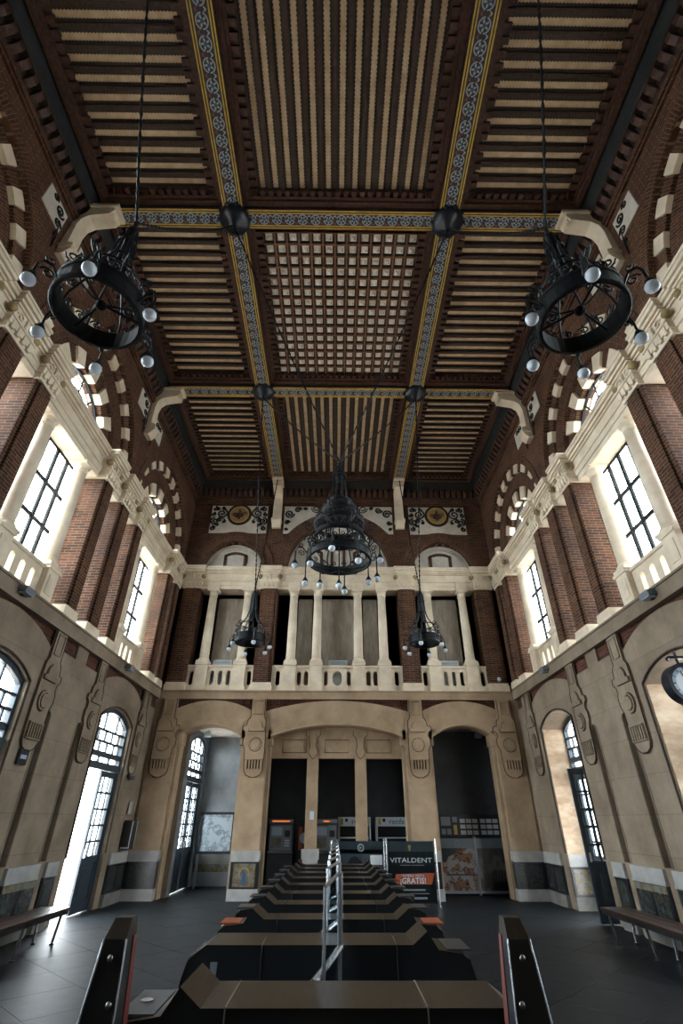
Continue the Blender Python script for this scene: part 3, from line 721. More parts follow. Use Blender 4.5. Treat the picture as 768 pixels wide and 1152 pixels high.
# ------------------------------------------------------------------ back wall
def back_wall():
    W = thing('wall_back', 'end wall with three stone arches, a columned gallery and brick lunettes', 'wall', kind='structure')
    fr = FB
    ARC = [(-3.72, .93, 1.21), (0, 1.93, 2.14), (3.72, .93, 1.21)]
    for c, hw, ew in ARC:
        inn, ext = seg_arc(c, hw, 3.76, 4.08), seg_arc(c, ew, 4.46, 4.77)
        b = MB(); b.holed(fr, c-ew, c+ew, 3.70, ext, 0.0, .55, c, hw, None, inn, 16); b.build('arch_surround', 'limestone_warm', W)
        pts = [fr(c+hw*math.sin(-PI/2+PI*q/18), -.012, inn(c+hw*math.sin(-PI/2+PI*q/18))+.025) for q in range(19)]
        b = MB(); b.tube(pts, .025, 5); b.build('arch_moulding', 'limestone_warm', W)
        b = MB(); n = 14
        for i in range(n):
            p, q = c-ew+2*ew*i/n, c-ew+2*ew*(i+1)/n
            b.hexa([fr(p, .06, ext(p)), fr(q, .06, ext(q)), fr(q, .55, ext(q)), fr(p, .55, ext(p)), fr(p, .06, 4.81), fr(q, .06, 4.81), fr(q, .55, 4.81), fr(p, .55, 4.81)])
        bk = b.build('brick_spandrel', 'brick_dark', W)
        for i in range(int(2*ew/.11)):
            u = c-ew+.055+.11*i
            if ext(u) > 4.70: continue
            b = MB(); b.fbox(fr, u-.028, u+.028, .02, .06, max(4.66, ext(u)), 4.80); b.build('dentil', 'brick_dark', bk)
    for sx in (-1, 1):
        for c, hw in ((2.35, .34), (5.0, .37)):
            c2 = sx*c
            b = MB(); b.fbox(fr, c2-hw+.008, c2+hw-.008, -.012, .55, 1.03, 4.30); b.fbox(fr, c2-.21, c2+.21, -.02, .55, 4.30, 4.81); b.fbox(fr, c2-hw+.0, c2+hw, .5, .55, 4.3, 4.81)
            if c > 4: b.fbox(fr, min(c2, sx*5.5), max(c2, sx*5.5), .02, .55, 0, 4.81)
            pil = b.build('pillar', 'limestone_warm', W)
            zz = [1.03, 1.60, 2.16, 2.70, 3.30, 3.86, 4.30]
            for z_a, z_b in zip(zz, zz[1:]):
                b = MB(); b.fbox(fr, c2-hw, c2+hw, -.02, .50, z_a+.003, z_b-.003); b.build('stone_block', 'limestone_warm', pil)
            b = MB(); b.fbox(fr, c2-hw-.04, c2+hw+.04, -.07, .57, .82, 1.03); b.fbox(fr, c2-hw-.02, c2+hw+.02, -.09, .57, .80, .84); b.build('dado_band', 'pale_band', W)
            b = MB(); b.fbox(fr, c2-hw-.02, c2+hw+.02, -.06, .57, .24, .80); fd = b.build('dado_field', 'black_plastic', W)
            b = MB(); b.fbox(fr, c2-hw-.05, c2+hw+.05, -.12, .6, 0, .24); b.build('plinth', 'pale_band', W)
            b = MB(); b.fbox(fr, c2-hw+.06, c2+hw-.06, -.072, -.06, .28, .76); b.build('tile_panel', 'tile_yellow' if c < 3 else 'tile_ceramic', fd)
            if c < 3:
                b = MB(); b.sector(fr, c2, .54, .115, .14, -.078, -.07, -.3, PI+.3, 12); b.build('tile_halo', 'gold_stone', fd)
                b = MB(); q = [(-.06, .33), (.06, .33), (.05, .46), (.045, .54), (.025, .60), (0, .62), (-.025, .60), (-.045, .54), (-.05, .46)]
                b.prism([fr(c2+u, -.07, z) for u, z in q], [fr(c2+u, -.08, z) for u, z in q]); b.build('tile_figure', 'motif_blue', fd)
            f2 = lambda s, d, z: fr(s, d-.02, z)
            relief(f2, c2, sx if c < 3 else -sx, W, 'limestone_warm', 1.25)
            b = MB()
            for s_ in (-1, 1):
                for z0, z1, e in ((3.60, 3.70, .05), (3.70, 3.95, .10), (3.50, 3.60, .03)):
                    u = c2+s_*hw
                    if c > 4 and s_ == sx: continue
                    b.fbox(fr, min(u, u+s_*e), max(u, u+s_*e), .0, .5, z0, z1)
            b.build('impost', 'limestone_warm', W)
            # slim engaged shaft on the side facing the opening
            b = MB()
            for s_ in (-1, 1):
                if c > 4 and s_ == sx: continue
                b.fbox(fr, min(c2+s_*hw, c2+s_*(hw+.09)), max(c2+s_*hw, c2+s_*(hw+.09)), .10, .5, .0, 3.55); b.fbox(fr, min(c2+s_*hw, c2+s_*(hw+.13)), max(c2+s_*hw, c2+s_*(hw+.13)), .02, .5, 3.55, 4.3)
            b.build('engaged_shaft', 'limestone_warm', W)
    # stone screen inside the middle arch
    b = MB(); b.fbox(fr, -1.95, 1.95, .40, .60, 3.24, 4.12); lin = b.build('screen_lintel', 'limestone_warm', W)
    for c in (-1.25, 0, 1.25):
        b = MB()
        for a, e, z0, z1 in ((-.34, .34, 3.40, 3.43), (-.34, .34, 3.70, 3.73), (-.34, -.31, 3.43, 3.70), (.31, .34, 3.43, 3.70)): b.fbox(fr, c+a, c+e, .375, .40, z0, z1)
        b.build('panel_moulding', 'limestone_warm', lin)
        b = MB(); b.tube([fr(c+u, .398, z) for u, z in ((-.35, 3.39), (.35, 3.39), (.35, 3.74), (-.35, 3.74), (-.35, 3.39))], .009, 4); b.build('outline_shade', 'groove_shade', lin)  # dark line draws the shade round the lintel panel
    for sx in (-1, 1):
        b = MB(); b.fbox(fr, sx*.70-.165, sx*.70+.165, .42, .62, 1.04, 3.24); p = b.build('screen_post', 'limestone_warm', W)
        b = MB(); b.fbox(fr, sx*.70-.235, sx*.70+.235, .36, .66, .82, 1.05); b.fbox(fr, sx*.70-.20, sx*.70+.20, .38, .64, 0, .82); b.build('post_base', 'pale_band', p)
        b = MB(); q = [(-.21, 3.98), (-.21, 3.86), (-.12, 3.78), (-.09, 3.52), (-.14, 3.44), (-.10, 3.32), (0, 3.22), (.10, 3.32), (.14, 3.44), (.09, 3.52), (.12, 3.78), (.21, 3.86), (.21, 3.98)]
        b.prism([fr(sx*.70+u, .40, z) for u, z in q], [fr(sx*.70+u, .34, z) for u, z in q]); b.build('post_bracket', 'limestone_warm', p)
        b = MB(); b.tube([fr(sx*.70+u, .345, z) for u, z in q], .010, 4); b.build('outline_shade', 'groove_shade', p)  # dark line draws the shade round the bracket
        b = MB(); q = [(-.12, 3.94), (-.04, 3.80), (-.04, 3.5), (.04, 3.5), (.04, 3.80), (.12, 3.94)]
        b.prism([fr(sx*.70+u, .34, z) for u, z in q], [fr(sx*.70+u, .31, z) for u, z in q]); b.build('post_bracket', 'limestone_warm', p)
    # ledge
    b = MB(); b.fbox(fr, -5.45, 5.45, -.0, .6, 4.81, 5.06); b.fbox(fr, -5.40, 5.40, -.03, .1, 5.02, 5.06); b.build('ledge', 'limestone_warm', W)
    # gallery back wall with grey panels
    b = MB(); b.fbox(fr, -5.45, 5.45, .60, .75, 5.0, 9.2); rw = b.build('gallery_wall', 'brick', W)
    for c, hw in ((-3.72, .42), (3.72, .42), (-1.12, .24), (1.12, .24), (0, .56)):
        b = MB(); b.fbox(fr, c-hw, c+hw, .57, .60, 5.06, 8.26); p = b.build('wall_panel', 'panel_grey', rw)
        b = MB()
        for a, e, z0, z1 in ((-hw, -hw+.05, 5.06, 8.26), (hw-.05, hw, 5.06, 8.26), (-hw, hw, 8.21, 8.26)): b.fbox(fr, c+a, c+e, .55, .57, z0, z1)
        b.build('panel_moulding', 'panel_grey', p)
    for c, hw in ((-2.35, .285), (2.35, .285), (-5.0, .29), (5.0, .29)):
        b = MB(); b.fbox(fr, c-hw, c+hw, .02, .60, 5.30, 8.42); b.fbox(fr, c-hw*.68, c+hw*.68, -.02, .02, 5.30, 8.42); p = b.build('brick_pier', 'brick', W)
        b = MB(); b.fbox(fr, c-hw-.03, c+hw+.03, -.04, .6, 5.06, 5.22); b.fbox(fr, c-hw-.01, c+hw+.01, -.02, .6, 5.22, 5.30); b.build('pier_plinth', 'cream_stone', p)
        entab(fr, c-hw-.02, c+hw+.02, -.03, W, 'entablature_block', True, 8.42)
    cols = [-4.27, -3.08, -1.5, -.68, .68, 1.5, 3.08, 4.27]
    for c in cols:
        b = MB(); b.fbox(fr, c-.215, c+.215, .0, .40, 5.06, 5.18); b.fbox(fr, c-.18, c+.18, .03, .36, 5.18, 5.84); b.fbox(fr, c-.21, c+.21, .0, .39, 5.84, 5.92); b.build('pedestal', 'cream_stone', W)
        column(c, YB+.18, 5.92, 8.42, .15, W)
    for a, e in ((-4.71, -2.64), (-2.06, 2.06), (2.64, 4.71)): entab(fr, a, e, .06, W, z=8.42)
    for c in cols: 
        b = MB(); b.fbox(fr, c-.20, c+.20, -.02, .06, 8.42, 8.66); b.fbox(fr, c-.22, c+.22, -.05, .0, 8.66, 8.72); b.build('entablature_break', 'cream_stone', W)
    PN = [(-4.09, -3.26, [-3.93, -3.675, -3.42]), (-4.71, -4.45, [-4.58]), (-2.90, -2.64, [-2.77]), (-1.32, -.86, [-1.2, -.98]), (-2.06, -1.68, [-1.87])]
    PN += [(-e, -a, [-h for h in hs]) for a, e, hs in PN]
    for a, e, hs in PN: pill_panel(fr, a, e, .12, .26, 5.10, 5.80, [(h, .068) for h in hs], W)
    pill_panel(fr, -.50, .50, .12, .26, 5.10, 5.80, [(-.36, .06), (0, .145), (.36, .06)], W)
    for a, e in ((-4.71, -2.64), (-2.06, 2.06), (2.64, 4.71)):
        b = MB(); b.fbox(fr, a, e, .07, .31, 5.06, 5.13); b.fbox(fr, a, e, .08, .30, 5.78, 5.85); b.build('balustrade_rail', 'cream_stone', W)
    # brick wall over the gallery
    z0, zt = 9.22, 12.05
    LUN = [(-3.72, 1.02), (0, 1.80), (3.72, 1.02)]
    cuts = [-5.45, -3.72-1.02, -3.72+1.02, -1.80, 1.80, 3.72-1.02, 3.72+1.02, 5.45]
    b = MB()
    for a, e in zip(cuts[::2], cuts[1::2]): b.fbox(fr, a, e, .05, .60, z0, zt)
    for c, R in LUN: b.holed(fr, c-R, c+R, z0, zt, .05, .40, c, R-.0001, None, lambda s, c=c, R=R: z0+math.sqrt(max(R*R-(s-c)**2, 0)), 24)
    b.fbox(fr, -5.45, 5.45, 0.0, .60, zt, 13.2); b.build('upper_brickwork', 'brick', W)
    for c, R in LUN:
        t = .42 if R < 1.5 else .50
        b = MB(); b.sector(fr, c, z0, R, R+.11, -.09, .05, 0, PI, 28); b.sector(fr, c, z0, R+.11, R+.17, -.05, .05, 0, PI, 28); b.sector(fr, c, z0, R+.17, R+t*1.0, .0, .05, 0, PI, 28); ar = b.build('brick_arch', 'brick_arch', W)
        # lunette back: pale plaster with brick-edged niche
        b = MB(); b.sector(fr, c, z0, .0, R+.1, .34, .38, 0, PI, 20); lb = b.build('lunette_field', 'plaster_pale', W)
        b = MB(); b.sector(fr, c, z0, R*.86, R*.92, .30, .34, 0, PI, 20); b.sector(fr, c, z0, R*.95, R, .26, .34, 0, PI, 20); b.build('lunette_moulding', 'plaster_pale', lb)
        b = MB(); ks = (0,) if R < 1.5 else (-1, 0, 1)
        for kk in ks:
            hw = R*.40 if R < 1.5 else .27; cc = c+kk*.82; hz = R*(.62 if R < 1.5 else (.80 if kk == 0 else .42))
            for s_ in (-1, 1): b.fbox(fr, min(cc+s_*hw, cc+s_*(hw-.10)), max(cc+s_*hw, cc+s_*(hw-.10)), .29, .34, z0, z0+hz)
            ia = seg_arc(cc, hw, z0+hz, z0+hz+.12)
            for i in range(6):
                p, q = cc-hw+2*hw*i/6, cc-hw+2*hw*(i+1)/6
                b.hexa([fr(p, .29, ia(p)-.09), fr(q, .29, ia(q)-.09), fr(q, .34, ia(q)-.09), fr(p, .34, ia(p)-.09), fr(p, .29, ia(p)), fr(q, .29, ia(q)), fr(q, .34, ia(q)), fr(p, .34, ia(p))])
        b.build('niche_surround', 'brick', lb)
    # frieze panels with painted scrolls and roundels
    for sx in (-1, 1):
        c = sx*3.72; Re = 1.02+.44
        for (x0, x1, cc, RR, rd) in ((2.66, 4.76, 3.72, 1.47, True), (1.35, 2.03, 0, 2.31, False)):
            n = 16; q = []
            arc = lambda x: max(10.62, z0+math.sqrt(max(RR*RR-(x-cc)**2, 0)))
            for i in range(n+1):
                x = x0+(x1-x0)*i/n; q.append((sx*x, arc(x)))
            if not rd:
                q = []
                for i in range(n+1):
                    x = .78+(2.03-.78)*i/n; z = z0+math.sqrt(max(RR*RR-x*x, 0)); q.append((sx*x, max(10.62, min(z, 11.78))))
            lo, hi = q, [(x, 11.80) for x, z in q]
            b = MB()
            for i in range(n):
                A = [lo[i], lo[i+1], hi[i+1], hi[i]]
                if abs(A[0][1]-A[3][1]) < 1e-4 and abs(A[1][1]-A[2][1]) < 1e-4: continue
                b.prism([fr(x, .05, z) for x, z in A], [fr(x, .01, z) for x, z in A])
            pn = b.build('frieze_panel', 'plaster_pale', W)
            b = MB()
            if rd:
                b.fbox(fr, sx*3.71-1.10, sx*3.71+1.10, -.005, .05, 11.80, 11.84)
                for e in (-1, 1): b.fbox(fr, sx*3.71+e*1.08-.02, sx*3.71+e*1.08+.02, -.005, .05, 10.62, 11.80)
                b.build('panel_moulding', 'carved_wood', pn); b = MB()
                for e in (-1, 1):
                    for (ux, uz, r, tn, s2) in ((.66, 11.46, .17, 1.7, e), (.90, 11.12, .13, 1.6, -e), (.60, 11.68, .06, 1.2, -e), (.93, 11.66, .08, 1.3, e), (.95, 10.82, .08, 1.3, e), (.78, 10.98, .06, 1.1, -e), (.72, 11.18, .07, 1.2, -e), (.98, 11.42, .07, 1.2, e), (.80, 11.66, .05, 1.1, -e), (.56, 11.10, .05, 1.1, e)):
                        b.tube(spiral(fr, sx*3.71+e*ux, uz, r*1.25, tn, .002, s2, PI/2), .033, 4)
                    b.tube([fr(sx*3.71+e*.52, .004, 11.2), fr(sx*3.71+e*.62, .004, 11.24), fr(sx*3.71+e*.75, .004, 11.3)], .02, 4)
                b.build('painted_scroll', 'iron', pn)
                b = MB(); z9 = 11.40
                for r0, r1, d, mm in ((0, .33, -.015, 0), (.33, .36, -.035, 1), (.36, .46, -.02, 2)):
                    b.sector(fr, sx*3.71, z9, r0+.001, r1, d, .01, 0, 2*PI, 28, mm)
                ro = b.build('roundel', ['gold_stone', 'gold_paint', 'dark_wood'], pn)
                b = MB()
                b.fbox(fr, sx*3.71-.13, sx*3.71+.13, -.04, -.015, z9-.12, z9+.06); b.fbox(fr, sx*3.71-.035, sx*3.71+.035, -.05, -.015, z9-.2, z9+.2)
                for e in (-1, 1): b.tube(spiral(fr, sx*3.71+e*.17, z9+.02, .10, 1.2, -.02, e), .018, 4)
                b.build('shield_ornament', 'carved_wood', ro)
            else:
                for (ux, uz, r, tn, s2) in ((1.83, 11.46, .15, 1.7, 1), (1.52, 11.64, .11, 1.5, -1), (1.24, 11.71, .06, 1.3, 1), (1.90, 11.08, .08, 1.4, -1), (1.93, 10.80, .05, 1.3, 1)):
                    b.tube(spiral(fr, sx*ux, uz, r*1.2, tn, .002, s2*sx), .032, 4)
                b.build('painted_scroll', 'iron', pn)
        console(fr, sx*2.285, W, .16)
    cornice(fr, -5.4, 5.4, W)
    b = MB(); b.fbox(fr, -5.45, 5.45, -.03, .05, 11.86, 11.98); b.build('brick_band', 'brick', W)
    return W
WB = back_wall()
o = MB(); o.box(-6.1, 6.1, Y0-.3, Y0, 0, 13.3); o = o.build('wall_front', 'limestone'); tag(o, 'plain limestone wall closing the hall behind the camera', 'wall', kind='structure')

# ------------------------------------------------------------------ ceiling
def tooth_plate(b, along, L, half, z, m, pitch=.06, dep=.018):
    """thin plate with toothed long edges, running from 0 to L along x or y"""
    n = int(L/pitch)
    for k in range(n):
        a, e = L*k/n, L*(k+1)/n; md = (a+e)/2
        pts = [(a, -half), (md, -half-dep), (e, -half), (e, half), (md, half+dep), (a, half)]
        b.face([(p[0], p[1], z) if along == 'x' else (p[1], p[0], z) for p in pts], m)
def joist_mesh(along, L):
    b = MB()
    def bx(h0, h1, z0, z1, m):
        if along == 'x': b.box(0, L, h0, h1, z0, z1, m)
        else: b.box(h0, h1, 0, L, z0, z1, m)
    bx(-.04, .04, -.10, .03, 0); bx(-.078, .078, -.045, .03, 1)
    tooth_plate(b, along, L, .078, -.047, 1)
    n = int(L/.09)
    for k in range(n):
        u = L*(k+.5)/n
        if along == 'x': b.box(u-.025, u+.025, -.012, .012, -.108, -.10, 2)
        else: b.box(-.012, .012, u-.025, u+.025, -.108, -.10, 2)
    return b.mesh('joist', ['joist_brown', 'dark_wood', 'carved_wood'])
def motif_mesh():
    """one painted rosette of the beams: pale petals in a ring with a blue heart and red darts"""
    b = MB(); z = 0
    def blob(cx, cy, rx, ry, a, m, n=10, zz=0):
        b.face([(cx+rx*math.cos(t)*math.cos(a)-ry*math.sin(t)*math.sin(a), cy+rx*math.cos(t)*math.sin(a)+ry*math.sin(t)*math.cos(a), -zz) for t in [2*PI*i/n for i in range(n)]], m)
    n = 20
    for i in range(n):
        a0, a1 = 2*PI*i/n, 2*PI*(i+1)/n
        if i in (0, 10): continue
        b.face([(r*math.cos(a), r*math.sin(a)*1.0, 0) for r, a in ((.088, a0), (.108, a0), (.108, a1), (.088, a1))], 0)
    for i in range(5):
        a = PI/2+2*PI*i/5; blob(.05*math.cos(a), .05*math.sin(a), .034, .017, a, 0, zz=.001)
    blob(0, 0, .030, .030, 0, 1, zz=.002)
    for i in range(4):
        a = PI/4+PI/2*i; blob(.066*math.cos(a), .066*math.sin(a), .012, .012, 0, 1, 6, zz=.002)
    for s in (-1, 1):
        for t in (-1, 1): blob(s*.125, t*.075, .035, .011, s*t*.8, 2 if t > 0 else 0, 8, zz=.001)
    return b.mesh('motif', ['motif_pale', 'motif_blue', 'motif_red'])

def make_ceiling():
    C = thing('ceiling', 'dark painted timber ceiling with striped boards, coffers and gilded beams', 'ceiling', kind='structure')
    onebox('ceiling_deck', 'dark_wood', C, -6.1, 6.1, Y0-.3, 16.1, 13.06, 13.3)
    XB, hb = 2.285, .215; CR = [.48, 5.44, 10.42]; ZB = 12.60
    mot = motif_mesh()
    def beam(name, x0, x1, y0, y1, along):
        b = MB(); b.box(x0, x1, y0, y1, ZB, 13.06); o = b.build(name, 'beam_ground', C)
        g = MB()
        for e in (.0, .05):
            t = .022
            if along == 'y':
                for sx, xx in ((1, x0), (-1, x1)): u = xx+sx*(e+.012); g.box(min(u, u+sx*t), max(u, u+sx*t), y0, y1, ZB-.012, ZB)
            else:
                for sy, yy in ((1, y0), (-1, y1)): u = yy+sy*(e+.012); g.box(x0, x1, min(u, u+sy*t), max(u, u+sy*t), ZB-.012, ZB)
        g.build('gilt_moulding', 'gold_paint', o)
        L = (y1-y0) if along == 'y' else (x1-x0); n = max(1, int(L/.27))
        for k in range(n):
            u = L*(k+.5)/n
            if along == 'y': link('painted_rosette', mot, o, ((x0+x1)/2, y0+u, ZB-.004), (0, 0, PI/2))
            else: link('painted_rosette', mot, o, (x0+u, (y0+y1)/2, ZB-.004))
    for sx in (-1, 1):
        beam('long_beam', sx*XB-hb, sx*XB+hb, Y0, 15.1, 'y')
    for y in CR:
        for a, e in ((-5.06, -XB-hb), (-XB+hb, XB-hb), (XB+hb, 5.06)): beam('cross_beam', a, e, y-.20, y+.20, 'x')
        for sx in (-1, 1):
            b = MB(); b.lathe([(0, -.26), (.10, -.25), (.14, -.20), (.22, -.17), (.30, -.11), (.33, -.05), (.33, 0.0)], (sx*XB, y, ZB), 18); bo = b.build('ceiling_boss', 'navy_metal', C, smooth=True)
            b = MB()
            for k in range(10):
                a = 2*PI*k/10; b.ball((sx*XB+.33*math.cos(a), y+.33*math.sin(a), ZB-.03), .045, 6)
            b.build('boss_petals', 'navy_metal', bo)
    ys = [Y0]+[v for y in CR for v in (y-.20, y+.20)]+[15.12]
    bays = list(zip(ys[::2], ys[1::2]))
    jm = {}
    P = .276
    for (a, e) in bays:
        # carved mouldings round the bay
        for x0, x1 in ((-5.06, -XB-hb), (-XB+hb, XB-hb), (XB+hb, 5.06)):
            b = MB()
            for k in range(3):
                i, z0, z1 = ((.10, 12.72, 12.80), (.16, 12.80, 12.92), (.24, 12.92, 13.06))[k]
                b.box(x0, x0+i, a, e, z0, z1); b.box(x1-i, x1, a, e, z0, z1); b.box(x0+i, x1-i, a, a+i*.35, z0, z1); b.box(x0+i, x1-i, e-i, e, z0, z1)
            n = int((x1-x0-.3)/.17)
            for q in range(n):
                u = x0+.15+(x1-x0-.3)*(q+.5)/n
                b.box(u-.05, u+.05, e-.26, e-.16, 12.82, 12.92)
            n = int((e-a-.3)/.17)
            for q in range(n):
                u = a+.15+(e-a-.3)*(q+.5)/n
                b.box(x0+.16, x0+.30, u-.05, u+.05, 12.82, 12.92); b.box(x1-.30, x1-.16, u-.05, u+.05, 12.82, 12.92)
            b.build('carved_frame', 'carved_wood', C)
        # side bays: boards across
        for x0, x1 in ((-5.06, -XB-hb), (XB+hb, 5.06)):
            L = x1-x0-.44; n = max(1, round((e-a-.44)/P)); p = (e-a-.44)/n
            for k in range(n):
                y = a+.22+p*(k+.5)
                onebox('ceiling_board', 'ceiling_board', C, x0+.22, x1-.22, y-.075, y+.075, 13.0, 13.06)
            key = ('x', round(L, 3)); jm[key] = jm.get(key) or joist_mesh('x', L)
            for k in range(n+1): link('joist', jm[key], C, (x0+.22, a+.22+p*k, 13.03))
        if abs(a-5.64) < .01:                   # middle bay: square coffers
            nx, ny, s = 13, 15, .276; X0 = -nx*s/2; Yc = (a+e)/2-ny*s/2+.03
            b = MB()
            h = s/2; f = .017; r = .080
            for q in ((-h, h, -h, -h+f), (-h, h, h-f, h), (-h, -h+f, -h+f, h-f), (h-f, h, -h+f, h-f)): b.box(q[0], q[1], q[2], q[3], -.06, .05, 0)
            g = h-f; g2 = g-.022
            for q in ((-g, g, -g, -g2), (-g, g, g2, g), (-g, -g2, -g2, g2), (g2, g, -g2, g2)): b.box(q[0], q[1], q[2], q[3], -.02, .05, 1)
            b.box(-g2, g2, -g2, g2, .035, .05, 1)
            st = [(r*x, r*y) for x, y in ((-1, -1), (1, -1), (1, 1), (-1, 1))]
            b.prism([(x, y, .035) for x, y in st], [(x, y, .0) for x, y in st], 2)
            b.prism([(x*.72, y*.72, .0) for x, y in st], [(x*.25, y*.25, -.055) for x, y in st], 2)
            me = b.mesh('coffer', ['coffer_frame', 'coffer_back', 'stud_pale'])
            for i in range(nx):
                for j in range(ny): link('coffer', me, C, (X0+s*(i+.5), Yc+s*(j+.5), 13.0))
        else:                                    # end bays: boards along the hall
            x0, x1 = -XB+hb, XB-hb; L = e-a-.44
            onx = 13; s = .276; X0 = -onx*s/2
            for k in range(onx):
                x = X0+s*(k+.5); onebox('ceiling_board', 'ceiling_board', C, x-.07, x+.07, a+.22, e-.22, 13.0, 13.06)
            key = ('y', round(L, 3)); jm[key] = jm.get(key) or joist_mesh('y', L)
            for k in range(onx+1): link('joist', jm[key], C, (X0+s*k, a+.22, 13.03))
    # dark margins at the ends of the beams
    return C
make_ceiling()

# ------------------------------------------------------------------ rooms behind the end wall
def vestibule():
    fv = lambda s, d, z: (-4.42-d, s, z)
    o = MB(); o.holed(fv, 16.05, 18.9, 0, 4.6, 0, .10, 17.35, .97, None, seg_arc(17.35, .97, 3.75, 4.04), 12); o = o.build('wall_vestibule_left', 'plaster_grey'); tag(o, 'grey side wall of the left room behind the arches', 'wall', kind='structure')
    fan_door(fv, 17.35, 7, 'tall glazed door seen through the left end arch', .04, ('closed', 'closed'))
    B = thing('wall_vestibule_back', 'grey plaster walls of the rooms seen through the end arches', 'wall', kind='structure')
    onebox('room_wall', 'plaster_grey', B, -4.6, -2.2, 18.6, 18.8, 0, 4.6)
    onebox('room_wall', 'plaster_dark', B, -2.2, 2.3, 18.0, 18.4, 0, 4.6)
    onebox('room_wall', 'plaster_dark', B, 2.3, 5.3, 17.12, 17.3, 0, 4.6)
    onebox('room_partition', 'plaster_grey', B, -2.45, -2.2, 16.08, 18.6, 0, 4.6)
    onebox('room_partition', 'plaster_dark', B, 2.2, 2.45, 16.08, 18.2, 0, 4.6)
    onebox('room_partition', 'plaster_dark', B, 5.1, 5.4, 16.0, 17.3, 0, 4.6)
    onebox('corner_infill', 'limestone', B, -5.6, -4.42, 15.98, 16.06, 0, 5.0)
    b = MB(); b.box(-4.41, -2.46, 18.57, 18.6, .36, .56); b.build('tile_strip', 'tile_yellow', B)
    b = MB(); b.box(-4.41, -2.46, 18.56, 18.6, .56, .86); b.build('dado_band', 'plinth_stone', B)
    Cc = thing('ceiling_vestibule', 'white flat ceiling of the rooms behind the end arches', 'ceiling', kind='structure')
    onebox('room_ceiling', 'plaster_pale', Cc, -4.42, -2.2, 16.05, 18.8, 4.14, 4.4)
    onebox('room_ceiling', 'plaster_grey', Cc, -2.2, 5.3, 16.05, 18.4, 4.14, 4.4)
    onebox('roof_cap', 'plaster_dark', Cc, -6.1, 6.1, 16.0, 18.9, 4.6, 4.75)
vestibule()
o = MB()
for sx in (-1, 1): o.box(sx*5.4-.1, sx*5.4+.75 if sx > 0 else sx*5.4+.1, 15.98, 16.25, 4.6, 13.3) if sx > 0 else o.box(-6.15, -5.3, 15.98, 16.25, 4.6, 13.3)
o.box(-6.1, 6.1, 16.1, 16.25, 4.7, 13.3)
o = o.build('wall_rear_skin', 'brick_dark'); tag(o, 'outer brick skin behind the gallery of the end wall', 'wall', kind='structure')

# ------------------------------------------------------------------ chandeliers
def chain(pts, name, root, r=.019, step=.13):
    """hanging chain: tube with the swell of its links"""
    P = [Vector(p) for p in pts]; path = []; rad = []
    for a, e in zip(P, P[1:]):
        n = max(2, int((e-a).length/step))
        for i in range(n*2):
            path.append(a+(e-a)*i/(n*2)); rad.append(r*1.25 if i % 2 else r*.55)
    path.append(P[-1]); rad.append(r)
    b = MB(); b.tube(path, rad, 5); return b.build(name, 'iron', root)
def sag(a, e, s=.25, n=6):
    a, e = Vector(a), Vector(e)
    return [a+(e-a)*i/n-Vector((0, 0, s*4*(i/n)*(1-i/n))) for i in range(n+1)]
def scroll_pts(ang, c, r, z, rad, turns=1.4, sd=1, a0=0, n=14):
    out = []
    for k in range(n):
        a = a0+sd*2*PI*turns*k/(n-1); q = rad*(1-.75*k/(n-1))
        u = r+q*math.cos(a); out.append((c[0]+u*math.cos(ang), c[1]+u*math.sin(ang), c[2]+z+q*math.sin(a)))
    return out
def globe_arm(ang, r0, r1, z0, zb, root, c=(0, 0, 0), gr=.062):
    P = lambda r, z: (c[0]+r*math.cos(ang), c[1]+r*math.sin(ang), c[2]+z)
    b = MB(); b.tube([P(r0, z0), P(r0+(r1-r0)*.4, z0+.10), P(r0+(r1-r0)*.8, z0+.10), P(r1, z0+.02), P(r1, zb+.10)], .013, 5)
    b.tube(scroll_pts(ang, c, r0+(r1-r0)*.45, z0-.02, .06, 1.3), .010, 4)
    b.tube(scroll_pts(ang, c, r0+(r1-r0)*.55, z0+.15, .045, 1.2, -1), .009, 4)
    arm = b.build('lamp_arm', 'iron', root)
    b = MB(); b.lathe([(.012, zb+.13), (.030, zb+.10), (.052, zb+.055), (.056, zb+.035), (.0, zb+.035)], P(r1, 0), 10); b.build('lamp_cap', 'iron', arm)
    b = MB(); b.ball(P(r1, zb), gr, 12); b.build('globe', 'milk_glass', arm, smooth=True)
def band(b, r, z0, z1, t=.03, n=32):
    b.lathe([(r, z0), (r+.012, z0+.01), (r+.012, z0+.03), (r, z0+.04), (r, z1-.04), (r+.012, z1-.03), (r+.012, z1), (r-t, z1), (r-t, z0)], (0, 0, 0), n, 0, True)
